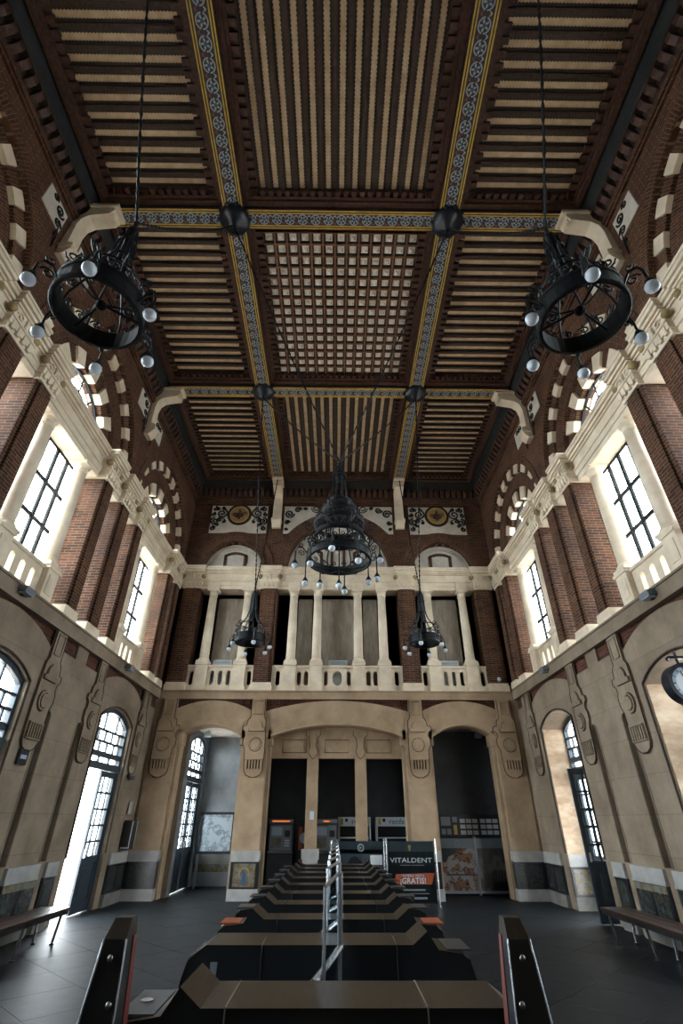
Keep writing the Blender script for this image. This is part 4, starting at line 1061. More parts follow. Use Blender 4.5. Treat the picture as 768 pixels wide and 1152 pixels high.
def ring_chandelier(label, grp, a0):
    T = thing('chandelier', label, 'chandelier', (0, 0, 0), grp)
    b = MB(); band(b, .405, 0, .22); b.build('ring', 'iron', T, smooth=False)
    b = MB()
    for k in range(16):                      # pierced cresting on the ring
        a = 2*PI*(k+.5)/16
        b.tube(scroll_pts(a+PI/2, (.395*math.cos(a), .395*math.sin(a), 0), .0, .29, .055, 1.2), .009, 4)
        b.tube([(.395*math.cos(a), .395*math.sin(a), .23), (.395*math.cos(a), .395*math.sin(a), .37)], .008, 4)
    b.build('cresting', 'iron', T)['kind'] = 'stuff'
    b = MB()
    for k in range(3):
        a = 2*PI*k/3+.5; b.tube([(.39*math.cos(a), .39*math.sin(a), .10), (.05*math.cos(a), .05*math.sin(a), .16)], .014, 5)
        b.tube(scroll_pts(a, (0, 0, 0), .24, .20, .06, 1.3), .010, 4)
    b.ball((0, 0, .15), .055, 8); b.build('spokes', 'iron', T)
    b = MB()
    for k in range(8):                       # straps gathering to the neck
        a = 2*PI*k/8; pr = [(.395, .22), (.37, .36), (.28, .55), (.16, .72), (.10, .92), (.085, 1.25), (.06, 1.45)]
        b.tube([(r*math.cos(a), r*math.sin(a), z) for r, z in pr], .014, 4)
        b.tube(scroll_pts(a, (0, 0, 0), .36, .52, .075, 1.5, -1), .011, 4)
    for r, z in ((.30, .52), (.115, .90), (.09, 1.22)):
        b.tube([(r*math.cos(2*PI*k/12), r*math.sin(2*PI*k/12), z) for k in range(13)], .014, 4)
    b.build('straps', 'iron', T)
    b = MB(); b.lathe([(.0, .60), (.03, .62), (.045, .7), (.04, 1.2), (.06, 1.34), (.075, 1.42), (.05, 1.50), (.02, 1.56), (.03, 1.64), (0, 1.68)], (0, 0, 0), 10); b.build('neck', 'iron', T)
    for k in range(6):
        globe_arm(math.radians(a0+60*k), .40, .57, .10, -.13, T)
    return T
spots = [(-2.33, 2.9, 'big iron ring chandelier hanging nearest on the left side'), (2.30, 2.9, 'big iron ring chandelier hanging nearest on the right side'),
         (-2.38, 13.0, 'small distant iron chandelier before the left gallery pier'), (2.36, 13.0, 'small distant iron chandelier before the right gallery pier')]
proto = None
for x, y, lb in spots:
    T = ring_chandelier(lb, 'iron ring chandeliers', 50 if x < 0 else 10)
    T.location = (x, y, 5.74); T['label'] = lb
    TOPZ = 5.74+1.66
ORGS = []
def all_things(n): return [o for o in bpy.data.objects if o.name.split('.')[0] == n and o.parent is None]
CH = all_things('chandelier')
BOSS = [(sx*2.285, y) for sx in (-1, 1) for y in (.48, 5.44, 10.42)]
for T in CH:
    x, y, z = T.location; ORG[T.name] = (x, y, z); sx = -1 if x < 0 else 1
    ap = (x, y, TOPZ)
    ends = [(sx*2.285, .48, 12.34), (sx*2.285, 5.44, 12.34)] if y < 5 else [(sx*2.285, 10.42, 12.34), (sx*2.285, 14.75, 12.5)]
    for e in ends: chain(sag(ap, e, .22), 'chain', T)
def central_chandelier():
    T = thing('chandelier', 'large tiered central iron chandelier hung from four chains', 'chandelier', (0, 7.93, 5.55))
    ORG[T.name] = (0, 0, 0)
    b = MB(); band(b, .58, .12, .30, .03, 36); b.build('ring', 'iron', T)
    b = MB(); band(b, .47, .60, .68, .03, 32); b.build('ring', 'iron', T); b = MB(); band(b, .47, .86, .94, .03, 32); b.build('ring', 'iron', T)
    b = MB()
    for k in range(24):
        a = 2*PI*k/24; e = 2*PI*(k+1)/24
        b.tube([(.455*math.cos(a), .455*math.sin(a), .66), (.455*math.cos(e), .455*math.sin(e), .88)], .013, 4); b.tube([(.455*math.cos(e), .455*math.sin(e), .66), (.455*math.cos(a), .455*math.sin(a), .88)], .013, 4)
    b.build('lattice', 'iron', T)['kind'] = 'stuff'
    b = MB(); band(b, .33, 1.08, 1.22, .03, 28); b.build('ring', 'iron', T)
    b = MB(); band(b, .20, 1.40, 1.46, .03, 20); b.build('collar', 'iron', T); b = MB(); band(b, .12, 2.02, 2.12, .03, 16); b.build('collar', 'iron', T)
    b = MB()
    for R, z in ((.57, .36), (.46, .98), (.32, 1.27)):
        for k in range(18):
            a = 2*PI*k/18
            b.tube(scroll_pts(a+PI/2, (R*math.cos(a), R*math.sin(a), 0), .0, z, .05, 1.2), .010, 4)
    b.build('cresting', 'iron', T)['kind'] = 'stuff'
    b = MB()
    for k in range(8):
        a = 2*PI*(k+.5)/8; ca, sa = math.cos(a), math.sin(a)
        b.tube([(r*ca, r*sa, z) for r, z in ((.57, .28), (.60, .45), (.55, .58), (.47, .66))], .016, 5)
        b.tube([(r*ca, r*sa, z) for r, z in ((.47, .90), (.44, 1.02), (.33, 1.10))], .016, 5)
        b.tube([(r*ca, r*sa, z) for r, z in ((.33, 1.20), (.26, 1.36), (.19, 1.44), (.15, 1.7), (.12, 2.05), (.04, 2.32))], .013, 5)
        b.tube(scroll_pts(a, (0, 0, 0), .62, .72, .11, 1.5), .013, 4); b.tube(scroll_pts(a, (0, 0, 0), .48, 1.14, .09, 1.5, -1), .012, 4)
    b.build('straps', 'iron', T)
    b = MB(); b.lathe([(0, 1.9), (.06, 1.95), (.09, 2.05), (.04, 2.12), (.05, 2.25), (.02, 2.3), (.05, 2.38), (.02, 2.44), (0, 2.46)], (0, 0, 0), 10); b.build('neck', 'iron', T)
    b = MB()
    for k in range(8):
        a = 2*PI*k/8; b.tube([(r*math.cos(a), r*math.sin(a), z) for r, z in ((.57, .14), (.44, .03), (.22, -.03), (0, -.05))], .010, 4)
    b.tube([(0, 0, 1.1), (0, 0, -.30)], .012, 5); b.build('bottom_basket', 'iron', T)
    b = MB(); b.lathe([(.012, -.22), (.03, -.26), (.055, -.31), (0, -.31)], (0, 0, 0), 10); cp = b.build('lamp_cap', 'iron', T)
    b = MB(); b.ball((0, 0, -.35), .06, 12); b.build('globe', 'milk_glass', cp, smooth=True)
    for k in range(10):
        globe_arm(2*PI*(k+.25)/10, .59, .80 if k % 2 else .70, .26, -.02 if k % 2 else -.16, T, gr=.06)
    ORG[T.name] = (0, 7.93, 5.55)
    for sx in (-1, 1):
        for y in (5.44, 10.42): chain(sag((0, 7.93, 7.98), (sx*2.285, y, 12.36), .10), 'chain', T)
central_chandelier()

# ------------------------------------------------------------------ ticket gates
ORD = ['first', 'second', 'third', 'fourth', 'fifth', 'sixth', 'seventh', 'eighth', 'ninth', 'tenth']
ROWS = [(3.00, 3.43, 'L'), (4.29, 4.70, 'R'), (5.28, 5.60, 'LR'), (6.14, 6.45, 'LR'), (6.98, 7.28, 'LR'), (7.84, 8.14, 'LR'), (8.70, 9.00, 'LR'), (9.54, 9.84, 'LR'), (10.34, 10.64, 'LR'), (11.14, 11.44, 'LR')]
def gate(i, y0, y1, humps):
    hx = {'L': 'its left end', 'R': 'its right end', 'LR': 'both ends'}[humps]
    T = thing('ticket_gate', 'low black ticket gate with brown-reflecting steel top, %s from the camera' % ORD[i], 'ticket gate', (-.07, (y0+y1)/2, 0), 'ticket gates in a row down the hall')
    xl, xr = -1.05, .91; zt = 1.0
    left = [(xl, .62), (xl+.015, .82), (xl+.05, .93), (xl+.09, .955)]
    if 'L' in humps: left += [(-.80, .975), (-.73, 1.07), (-.63, zt)]
    else: left += [(xl+.16, zt)]
    right = [(xr-.09, .955), (xr-.05, .93), (xr-.015, .82), (xr, .62)]
    if 'R' in humps: right = [(.49, zt), (.59, 1.07), (.66, .975)]+right
    else: right = [(xr-.16, zt)]+right
    top = left+right
    prof = [(xl, 0.06), ]+top+[(xr, .06)]
    b = MB(); b.prism([(x, y0, z) for x, z in prof], [(x, y1, z) for x, z in prof]); body = b.build('gate_body', 'gate_black', T)
    b = MB(); t = .006
    for (a, za), (c, zc) in zip(top[3:-4+0], top[4:-3]):
        b.hexa([(a, y0-.004, za), (c, y0-.004, zc), (c, y1+.004, zc), (a, y1+.004, za), (a, y0-.004, za+t), (c, y0-.004, zc+t), (c, y1+.004, zc+t), (a, y1+.004, za+t)])
    tp = b.build('top_plate', 'brown_tint_metal', T)
    b = MB(); b.box(xl-.01, xr+.01, y0-.02, y1+.02, 0, .06); b.build('gate_base', 'steel', T)
    for q in (top[:4], top[-4:]):
        b = MB(); 
        for (a, za), (c, zc) in zip(q, q[1:]):
            b.hexa([(a, y0-.006, za), (c, y0-.006, zc), (c, y1+.006, zc), (a, y1+.006, za), (a, y0-.006, za+.012), (c, y0-.006, zc+.012), (c, y1+.006, zc+.012), (a, y1+.006, za+.012)])
        b.build('end_trim', 'steel', T)
    for x in (-.52, .38):
        b = MB(); b.box(x-.004, x+.004, y0-.005, y1+.005, .06, zt+.009); b.build('seam_strip', 'steel', T)
    b = MB(); b.box(-.85, -.805, y0-.003, y0, .10, .92); b.build('side_strip', 'grey_plastic', T) if i > 0 else None
    for sd, key in ((-.93, 'L'), (.79, 'R')):
        if key in humps:
            b = MB(); b.box(sd-.07, sd+.09, y0+.03, y1-.03, .968, .980)
            b.build('sign_plate', 'orange_sign' if i == 2 else 'tray_dark', T)
            if i == 0:
                b = MB(); b.lathe([(0, .980), (.03, .980), (.03, .986), (0, .986)], (sd, (y0+y1)/2, 0), 14); b.build('card_reader', 'steel', T)
            sgn = -1 if key == 'L' else 1
            cx = (-.78 if key == 'L' else .64)
            b = MB(); b.hexa([(cx-.03, y0+.02, 1.035), (cx+.03, y0+.02, 1.035), (cx+.03, y1-.02, 1.035), (cx-.03, y1-.02, 1.035), (cx-.028, y0+.02, 1.038), (cx+.028, y0+.02, 1.038), (cx+.028, y1-.02, 1.038), (cx-.028, y1-.02, 1.038)])
    if i == 1:
        b = MB(); b.lathe([(0, 0), (.012, 0), (.012, .004), (0, .004)], (0, 0, 0), 10)
        me = b.mesh('button', 'steel')
        link('button', me, T, (.45, y0, .68), (PI/2, 0, 0)); link('button', me, T, (.49, y0, .68), (PI/2, 0, 0))
    if i < len(ROWS)-1:
        n0 = ROWS[i+1][0]
        xa, xb = -.145, .0; ya, yb = y1+.05, n0-.05
        b = MB(); b.tube([(xa, ya, .10), (xa, ya, 1.0)], .018, 8); b.tube([(xb, yb, .10), (xb, yb, 1.40)], .018, 8); b.tube([(xa-.005, ya-.02, .985), (xb+.005, yb+.02, 1.0)], .020, 8)
        b.tube([(xa+.05, ya+.1, .3), (xa+.05, ya+.1, 1.38)], .012, 6); b.tube([(xa+.05, ya+.1, 1.38), (xb, yb, 1.40)], .012, 6); b.tube([(xa+.05, ya+.1, .12), (xb, yb, .12)], .012, 6)
        fl = b.build('flap_frame', 'steel', T)
        b = MB(); P0, P1 = Vector((xa+.05, ya+.1, 0)), Vector((xb, yb, 0)); nn = Vector((0.004, 0, 0))
        b.hexa([tuple(P0-nn+Vector((0, 0, .14))), tuple(P1-nn+Vector((0, 0, .14))), tuple(P1+nn+Vector((0, 0, .14))), tuple(P0+nn+Vector((0, 0, .14))), tuple(P0-nn+Vector((0, 0, 1.37))), tuple(P1-nn+Vector((0, 0, 1.37))), tuple(P1+nn+Vector((0, 0, 1.37))), tuple(P0+nn+Vector((0, 0, 1.37)))])
        b.build('flap_pane', 'flap_glass', fl)
for i, r in enumerate(ROWS): gate(i, *r)
def pylon(x, sd, label):
    """tapering black gate pylon, sd = side of the red strip"""
    y = 2.80
    T = thing('gate_pylon', label, 'pylon', (x, y, 0), 'gate pylons in the foreground')
    w = lambda z: .058+(1.34-z)*.12
    dy = lambda z: .06+(1.34-z)*.07
    def ring(z, cut=0): return [(x-w(z)*(1 if sd > 0 else .45), y-dy(z), z), (x+w(z)*(.45 if sd > 0 else 1), y-dy(z), z), (x+w(z)*(.45 if sd > 0 else 1), y+dy(z), z), (x-w(z)*(1 if sd > 0 else .45), y+dy(z), z)]
    b = MB(); zs = [0.0, .5, .9, 1.28]
    for a, e in zip(zs, zs[1:]): b.prism(ring(a), ring(e), 0, False)
    b.face(ring(0)); b.face(ring(1.28)); b.build('pylon_body', 'gate_black', T)
    b = MB(); r1, r2 = ring(1.28), [(px*.0+x+(px-x)*.75, y+(py-y)*.6+.02, 1.345) for px, py, pz in ring(1.28)]
    b.prism(r1, r2); b.build('pylon_cap', 'brown_tint_metal', T)
    b = MB()
    for z0, z1 in zip(zs, zs[1:]):
        A, B = ring(z0), ring(z1); k = 1 if sd > 0 else 0; k2 = 2 if sd > 0 else 3
        off = .004*sd
        p = [A[k], A[k2], B[k2], B[k]]
        f1 = [(q[0]+off, q[1]*.35+yy*.65, q[2]) for q, yy in zip(p, (A[k2][1], A[k2][1], B[k2][1], B[k2][1]))]
        f0 = [(q[0]-off, q[1], q[2]) for q in f1]
        b.prism(f0, f1)
    b.build('red_strip', 'red_strip', T)
    b = MB()
    for k, zz in ((0, 0), (1, 0)):
        A, B = ring(.0)[k], ring(1.28)[k]; b.tube([A, B], .005, 4)
    b.build('edge_trim', 'steel', T)
    b = MB(); b.lathe([(0, 0), (.012, 0), (.014, .004), (.010, .010), (0, .010)], (0, 0, 0), 10); me = b.mesh('bolt', 'steel', smooth=True)
    link('bolt', me, T, (x-sd*.02, y-dy(1.22)-.001, 1.22), (PI/2, 0, 0)); link('bolt', me, T, (x+sd*.012, y-dy(1.08)-.001, 1.08), (PI/2, 0, 0))
pylon(-.955, 1, 'tapering black gate pylon with a red edge, left foreground')
pylon(.735, -1, 'tapering black gate pylon with a red edge, right foreground')

# ------------------------------------------------------------------ benches
def bench(sg, label):
    x0 = 4.52; T = thing('bench', label, 'bench', (sg*4.78, 9.6, 0), 'wall benches')
    for k in range(3):
        a = x0+.165*k; b = MB(); b.box(*sorted((sg*a, sg*(a+.155))), 8.15, 10.62, .425, .46); b.build('seat_plank', 'seat_wood', T)
    b = MB(); b.box(*sorted((sg*(x0+.01), sg*(x0+.04))), 8.17, 10.60, .37, .425); b.box(*sorted((sg*(x0+.44), sg*(x0+.47))), 8.17, 10.60, .37, .425)
    for y in (8.3, 9.3, 10.45): b.box(*sorted((sg*(x0+.01), sg*(x0+.47))), y-.03, y+.03, .385, .425)
    b.build('seat_frame', 'gate_black', T)
    for y in (8.3, 9.3, 10.45):
        for a, e in ((x0+.05, x0+.10), (x0+.42, x0+.40)):
            b = MB(); b.tube([(sg*e, y, 0), (sg*a, y, .39)], .022, 8); lg = b.build('leg', 'steel', T)
            b = MB(); b.lathe([(.035, 0), (.035, .02), (0, .02)], (sg*e, y, 0), 10); b.build('foot', 'black_plastic', lg)
bench(-1, 'dark wooden bench on steel legs along the left wall')
bench(1, 'dark wooden bench on steel legs along the right wall')

# ------------------------------------------------------------------ hanging clock
def clock():
    cx, cy, cz, R = 5.50, 7.9, 3.54, .31
    T = thing('hanging_clock', 'round dark-framed clock hanging in the right-hand arch', 'clock', (cx, cy, cz-R))
    f2 = lambda s, d, z: (cx+s, cy+d, cz+z)
    b = MB(); b.sector(f2, 0, 0, R*.80, R, -.10, .10, 0, 2*PI, 36); b.build('clock_case', 'navy_metal', T)
    for sd in (-1, 1):
        d0 = sd*.075
        b = MB(); b.sector(f2, 0, 0, .001, R*.58, min(d0, d0*.8), max(d0, d0*.8), 0, 2*PI, 32); fc = b.build('dial', 'clock_face', T)
        b = MB(); b.sector(f2, 0, 0, R*.58, R*.81, min(d0, d0*.8), max(d0, d0*.8), 0, 2*PI, 32); b.build('hour_ring', 'clock_ring', fc)
        b = MB(); e = sd*.077
        for k in range(12):
            a = 2*PI*k/12; b.tube([f2(R*.62*math.cos(a), e, R*.62*math.sin(a)), f2(R*.76*math.cos(a), e, R*.76*math.sin(a))], .006 if k % 3 else .010, 4)
        b.build('hour_mark', 'navy_metal', fc)
        b = MB(); b.tube([f2(0, e*1.06, -.02), f2(-.045*sd*-1 if False else -.06, e*1.06, .19)], [.012, .006], 5); b.build('minute_hand', 'navy_metal', fc)
        b = MB(); b.tube([f2(0, e*1.1, -.01), f2(-.03, e*1.1, .11)], [.014, .010], 5); b.ball(f2(0, e*1.06, 0), .016, 8); b.build('hour_hand', 'navy_metal', fc)
    b = MB(); b.tube([(cx, cy, cz+R-.01), (cx, cy, 4.06)], .022, 8)
    b.box(cx-.12, cx+.12, cy-.03, cy+.03, 3.94, 3.98); b.tube([(cx-.12, cy, 3.96), (cx-.16, cy, 3.92)], .025, 6); b.tube([(cx+.12, cy, 3.96), (cx+.16, cy, 3.92)], .025, 6)
    b.build('hanger', 'navy_metal', T)
clock()

# ------------------------------------------------------------------ things at the end of the hall
def map_board():
    T = thing('map_board', 'framed pale city map board on legs in the left end room', 'board', (-3.72, 18.0, 0))
    b = MB()
    for a in ((-4.22, -4.15, .84, 1.92), (-3.22, -3.15, .84, 1.92), (-4.22, -3.15, 1.85, 1.92), (-4.22, -3.15, .84, .91)): b.box(a[0], a[1], 17.93, 18.02, a[2], a[3])
    b.build('board_frame', 'black_plastic', T)
    onebox('map_sheet', 'map_print', T, -4.16, -3.21, 17.96, 17.99, .90, 1.86)
    for x in (-4.18, -3.19): onebox('leg', 'grey_plastic', T, x-.03, x+.03, 17.96, 18.02, 0, .84)
map_board()
def ticket_machine(x, label):
    T = thing('ticket_machine', label, 'ticket machine', (x, 17.0, 0), 'ticket machines')
    h = .35
    onebox('cabinet', 'plaster_dark', T, x-h, x+h, 16.82, 17.3, 0, 1.74)
    b = MB(); q = [(16.82, 1.62), (16.74, 1.64), (16.72, 1.72), (16.82, 1.74)]
    b.prism([(x-h, y, z) for y, z in q], [(x+h, y, z) for y, z in q]); b.build('header', 'grey_plastic', T)
    onebox('display', 'amber_display', T, x-.06 if x > -1 else x-.25, x+.12 if x > -1 else x+.25, 16.722, 16.74, 1.665, 1.70)
    b = MB(); b.box(x-h+.04, x+h-.04, 16.80, 16.83, .98, 1.58); b.build('front_panel', 'grey_plastic', T)
    onebox('screen', 'clock_ring', T, x-.26, x+.04, 16.785, 16.80, 1.34, 1.54)
    onebox('poster', 'tile_yellow', T, x-.26, x+.02, 16.785, 16.80, 1.05, 1.28)
    b = MB()
    for zz in (1.08, 1.14, 1.20): b.box(x+.12, x+.26, 16.785, 16.80, zz, zz+.03)
    b.build('keypad', 'white_plastic', T)
    onebox('coin_slot', 'black_plastic', T, x+.12, x+.27, 16.785, 16.80, 1.30, 1.46)
    b = MB(); b.box(x-h, x+h, 16.74, 16.82, .92, .97); b.build('shelf', 'steel', T)
ticket_machine(-1.60, 'dark ticket machine with glowing red display beside the left pillar')
ticket_machine(-.31, 'dark ticket machine with small amber light behind the stone post')
def red_panel():
    T = thing('info_totem', 'narrow red and blue totem between the two ticket machines', 'totem', (-.98, 17.0, 0))
    onebox('post', 'black_plastic', T, -1.12, -.84, 16.95, 17.08, 0, 1.72)
    onebox('red_face', 'orange_sign', T, -1.09, -.98, 16.93, 16.95, .98, 1.55)
    b = MB(); b.lathe([(0, 0), (.13, 0), (.13, .02), (0, .02)], (0, 0, 0), 20); link('blue_disc', b.mesh('blue_disc', 'clock_ring'), T, (-.93, 16.945, 1.27), (PI/2, 0, 0))
red_panel()
def kiosk(x0, label, txt):
    T = thing('ticket_kiosk', label, 'kiosk', (x0+.48, 17.2, 0), 'white ticket kiosks')
    x1 = x0+.96; y = 17.0
    onebox('back_panel', 'black_plastic', T, x0+.03, x1-.03, 17.2, 17.5, 0, 1.70)
    b = MB(); b.box(x0, x0+.05, y, 17.5, 0, 1.60); b.box(x1-.05, x1, y, 17.5, 0, 1.60); b.box(x0, x1, y, 17.5, 1.56, 1.79); b.box(x0+.05, x1-.05, y+.02, 17.4, 1.26, 1.29); b.build('frame', 'white_plastic', T)
    onebox('counter', 'grey_plastic', T, x0+.05, x1-.05, y+.02, 17.4, .9, .95)
    onebox('brown_mark', 'gold_paint', T, x0+.06, x0+.15, y-.006, y, 1.60, 1.76)
    onebox('dark_mark', 'navy_metal', T, x0+.20, x0+.28, y-.006, y, 1.67, 1.75)
    text_mesh(txt, .20, 'lettering', 'motif_blue', T, (x0+.62, y-.006, 1.675), (PI/2, 0, 0), sx=1.1)
kiosk(.06, 'white ticket kiosk half hidden by the stone post', 'renfe')
kiosk(1.17, 'white ticket kiosk beside the right pillar', 'renfe')
def screens():
    y = 14.5
    T = thing('glass_screen', 'low glass screen with a grey printed photograph', 'screen', (.60, y, 0), 'printed glass screens')
    onebox('pane', 'screen_glass', T, .03, 1.17, y, y+.01, .08, 1.28)
    onebox('print', 'ink_grey', T, .05, 1.15, y+.012, y+.016, .10, 1.10); onebox('top_strip', 'strip_grey', T, .05, 1.15, y+.012, y+.016, 1.02, 1.27)
    b = MB(); q = [(.15, .80), (.2, .86), (.24, .93), (.33, .97), (.42, .95), (.46, .88), (.53, .86), (.55, .80)]
    b.prism([(u+.1, y-.004, z) for u, z in q], [(u+.1, y, z) for u, z in q]); b.build('dark_figure', 'black_plastic', T)
    onebox('pale_figure', 'ink_white', T, .83, 1.12, y-.003, y, .80, .99)
    b = MB(); f2 = lambda s, d, z: (.60+s, y+d, 1.14+z); b.sector(f2, 0, 0, .062, .078, -.004, 0, 0, 2*PI, 20); b.tube([f2(-.02, -.003, -.03), f2(-.02, -.003, .03), f2(.02, -.003, .0), f2(-.02, -.003, -.01)], .006, 4); b.build('emblem', 'ink_white', T)
    for x in (0.0, 1.17):
        b = MB(); b.tube([(x, y-.03, 0), (x, y-.03, 1.32)], .020, 8); b.build('post', 'steel', T)
    T = thing('glass_screen', 'dark printed screen reading VITALDENT and GRATIS', 'screen', (1.82, y, 0), 'printed glass screens')
    onebox('pane', 'screen_glass', T, 1.25, 2.40, y, y+.01, .08, 1.28)
    onebox('print', 'paper_dark', T, 1.26, 2.39, y+.012, y+.016, .06, 1.06); onebox('top_strip', 'strip_grey', T, 1.26, 2.39, y+.012, y+.016, 1.06, 1.27)
    r = (PI/2, 0, 0); yy = y-.004
    text_mesh('VITALDENT', .135, 'lettering', 'ink_white', T, (1.82, yy, .885), r, sx=1.45)
    b = MB(); b.box(1.55, 1.80, yy, y, .785, .797); b.box(1.83, 2.13, yy, y, .785, .797); b.build('print_line', 'ink_grey', T)
    b = MB(); q = [(1.38, .42), (1.44, .62), (2.38, .64), (2.28, .42)]
    b.prism([(u, y-.003, z) for u, z in q], [(u, y, z) for u, z in q]); b.build('red_flash', 'orange_sign', T)
    text_mesh('PRIMERA VISITA', .072, 'lettering', 'ink_white', T, (1.84, yy-.002, .585), r, sx=1.1); text_mesh('¡GRATIS!', .155, 'lettering', 'ink_white', T, (1.84, yy-.002, .485), r, bold=True, sx=1.05)
    b = MB(); b.box(1.60, 2.12, yy, y, .30, .33); b.box(1.75, 2.20, yy, y, .24, .255); b.box(1.85, 2.15, yy, y, .14, .18); b.build('print_line', 'ink_grey', T)
    b = MB(); f2 = lambda s, d, z: (1.80+s, y+d, 1.16+z); b.sector(f2, 0, 0, .02, .032, -.004, 0, 0, 2*PI, 14); b.sector(f2, 0, -.06, .012, .022, -.004, 0, 0, 2*PI, 12); b.build('emblem', 'gold_paint', T)
    for x in (1.23, 2.43):
        b = MB(); b.tube([(x, y-.03, 0), (x, y-.03, 1.33)], .022, 8); b.build('post', 'steel', T)
    b = MB(); b.lathe([(.06, 0), (.06, .012), (0, .012)], (2.43, y, 0), 14); b.build('post_base', 'steel', T)
    # posters and timetable board in the right end room
    y = 16.55
    for x0, x1, mt, lb in ((2.94, 3.88, 'poster_warm', 'poster screen with a red-brown food photograph in the right end room'), (3.95, 4.78, 'poster_grey', 'poster screen with a grey street photograph in the right end room')):
        T = thing('poster_screen', lb, 'screen', ((x0+x1)/2, y, 0), 'poster screens in the right end room')
        onebox('print', mt, T, x0, x1, y, y+.02, .10, 1.05); onebox('top_strip', 'strip_grey', T, x0, x1, y, y+.02, 1.05, 1.28)
        b = MB(); b.box(x0-.05, x0, y-.02, y+.04, 0, 1.33); b.box(x1, x1+.03, y-.02, y+.04, 0, 1.33); b.box(x0, x1, y-.01, y+.03, .04, .10); b.build('frame', 'grey_plastic', T)
        b = MB(); f2 = lambda s, d, z, c=(x0+x1)/2: (c+s, y+d, 1.165+z); b.sector(f2, 0, 0, .05, .065, -.004, 0, 0, 2*PI, 18); b.build('emblem', 'ink_grey', T)
        if mt == 'poster_warm':
            b = MB(); q = [(x0+.0, .75), (x0+.12, .72), (x0+.2, .86), (x0+.42, .93), (x0+.5, 1.05), (x0, 1.05)]
            b.prism([(u, y-.003, z) for u, z in q], [(u, y, z) for u, z in q]); b.build('dark_corner', 'black_plastic', T)
            b = MB(); b.box(x0+.1, x1, y-.003, y, .43, .47); b.build('dark_corner', 'black_plastic', T)
        else:
            b = MB()
            for k in range(5): b.box(x0+.36+.075*k, x0+.41+.075*k, y-.003, y, .12, .55+.03*(k % 2))
            b.box(x0+.3, x0+.78, y-.003, y, .12, .30); b.build('dark_figure', 'black_plastic', T)
    T = thing('timetable_board', 'dark timetable board with rows of pale notices over the posters', 'board', (3.95, 17.0, 0))
    onebox('board', 'black_plastic', T, 3.02, 4.86, 17.02, 17.10, 1.30, 1.86)
    for x in (3.05, 4.83): onebox('leg', 'black_plastic', T, x-.03, x+.03, 17.03, 17.09, 0, 1.30)
    for x0, x1, z0, z1, m_ in ((3.10, 3.38, 1.58, 1.80, 'ink_grey'), (3.10, 3.22, 1.36, 1.50, 'ink_grey'), (3.26, 3.38, 1.36, 1.50, 'ink_grey'), (3.44, 3.58, 1.66, 1.80, 'ink_grey'), (3.46, 3.56, 1.36, 1.60, 'gold_paint')):
        onebox('notice', m_, T, x0, x1, 17.01, 17.02, z0, z1)
    for i in range(2):
        for k in range(3):
            for j in range(3): onebox('notice', 'ink_white', T, 3.66+.60*i+.185*k, 3.81+.60*i+.185*k, 17.01, 17.02, 1.36+.145*j, 1.46+.145*j)
screens()
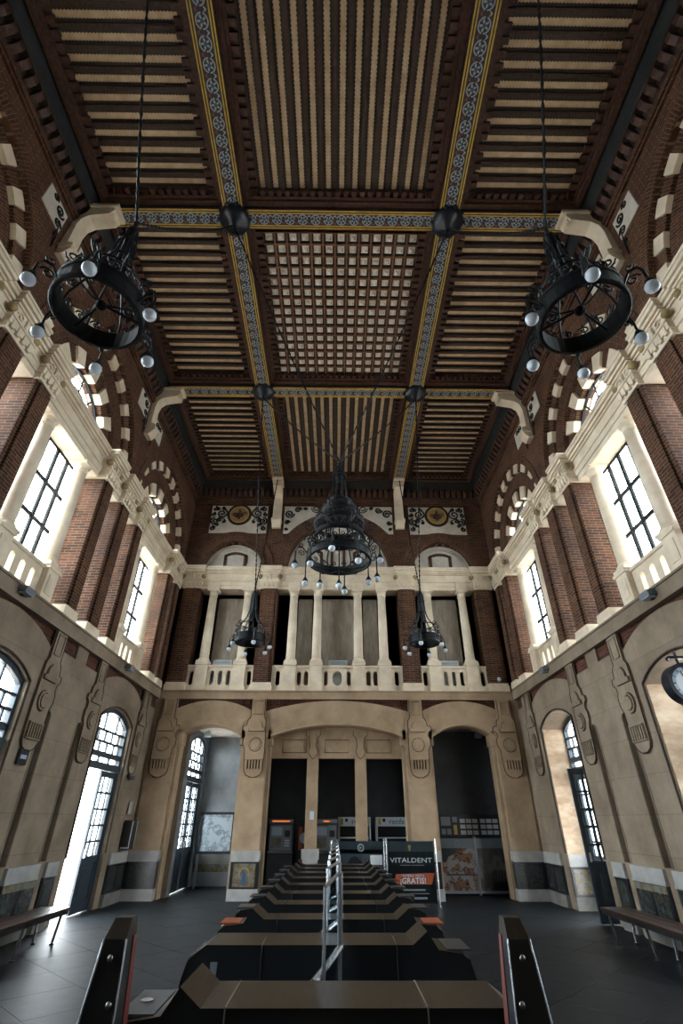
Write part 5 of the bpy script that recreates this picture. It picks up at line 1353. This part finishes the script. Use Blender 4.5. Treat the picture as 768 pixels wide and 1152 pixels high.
# small fittings
def small():
    for sg, y, lb in ((-1, 7.72, 'small grey floodlight on the left ledge under the middle window'), (-1, 12.62, 'small grey floodlight on the left ledge under the far window'), (1, 7.72, 'small grey floodlight on the right ledge under the middle window'), (1, 12.62, 'small grey floodlight on the right ledge under the far window')):
        T = thing('floodlight', lb, 'floodlight', (sg*5.30, y, 4.93), 'floodlights on the ledge')
        b = MB(); b.hexa([(sg*5.22, y-.14, 4.93), (sg*5.37, y-.14, 4.96), (sg*5.37, y+.14, 4.96), (sg*5.22, y+.14, 4.93), (sg*5.20, y-.14, 5.02), (sg*5.35, y-.14, 5.05), (sg*5.35, y+.14, 5.05), (sg*5.20, y+.14, 5.02)]); b.build('housing', 'grey_plastic', T)
        b = MB(); b.box(*sorted((sg*5.33, sg*5.38)), y-.03, y+.03, 4.90, 5.0); b.build('bracket', 'black_plastic', T)
        b = MB(); b.box(*sorted((sg*5.225, sg*5.36)), y-.12, y+.12, 4.915, 4.93); b.build('lens', 'clock_ring', T)
    for x, lb in ((-3.70, 'white air unit behind the left gallery balustrade'), (.02, 'white air unit behind the middle gallery balustrade'), (3.62, 'white air unit behind the right gallery balustrade')):
        T = thing('air_unit', lb, 'air unit', (x, 15.92, 5.06), 'air units on the gallery')
        onebox('casing', 'white_plastic', T, x-.30, x+.30, 15.84, 16.02, 5.06, 6.08); 
        b = MB()
        for k in range(4): b.box(x-.26, x+.26, 15.835, 15.84, 5.90+.04*k, 5.915+.04*k)
        b.build('grille', 'grey_plastic', T)
    T = thing('dome_camera', 'small white dome camera low on the right corner pier', 'camera', (5.02, 15.44, 5.30))
    b = MB(); b.ball((5.02, 15.42, 5.40), .065, 10); b.build('dome', 'white_plastic', T, smooth=True); onebox('mount', 'grey_plastic', T, 4.98, 5.06, 15.44, 15.49, 5.32, 5.48)
    T = thing('wall_sign', 'small dark blue sign plate beside the left niche', 'sign', (-5.43, 9.36, 2.50))
    onebox('plate', 'navy_metal', T, -5.435, -5.40, 9.22, 9.50, 2.50, 2.74); onebox('print', 'clock_ring', T, -5.40, -5.397, 9.27, 9.45, 2.59, 2.65)
    T = thing('info_screen', 'black wall-mounted screen with a pale frame near the left corner', 'screen', (-5.3, 14.95, 1.08))
    onebox('casing', 'black_plastic', T, -5.41, -5.20, 14.80, 15.12, 1.08, 1.70)
    b = MB(); b.box(-5.22, -5.19, 15.12, 15.14, 1.12, 1.68); b.box(-5.40, -5.37, 15.12, 15.14, 1.12, 1.68) ; b.box(-5.40, -5.19, 14.785, 14.80, 1.10, 1.13); b.box(-5.21, -5.19, 14.785, 14.80, 1.10, 1.68); b.build('bezel', 'white_plastic', T)
    o = MB(); o.box(-5.415, -5.405, 14.86, 15.08, 1.84, 2.12); o = o.build('notice_sheet', 'pale_band'); tag(o, 'pale printed notice above the black wall screen', 'notice')
    T = thing('security_camera', 'small black security camera high beside the open left door', 'camera', (-5.38, 14.32, 2.6))
    onebox('mount', 'black_plastic', T, -5.41, -5.37, 14.28, 14.36, 2.60, 2.70); b = MB(); b.box(-5.37, -5.22, 14.27, 14.37, 2.56, 2.66); b.build('camera_body', 'black_plastic', T)
    o = MB(); o.box(-.74, -.62, 15.895, 15.905, 1.72, 1.92); o = o.build('post_notice', 'white_plastic'); tag(o, 'small white notice stuck on the left stone post', 'notice')
    for x, lb in ((-4.12, 'small grey loudspeaker under the ceiling of the left end room'), (4.55, 'small grey loudspeaker under the ceiling of the right end room')):
        T = thing('loudspeaker', lb, 'loudspeaker', (x, 17.0, 3.98)); onebox('cabinet', 'white_plastic', T, x-.10, x+.10, 16.92, 17.06, 3.95, 4.10); onebox('bracket', 'grey_plastic', T, x-.02, x+.02, 16.97, 17.01, 4.10, 4.14)
small()
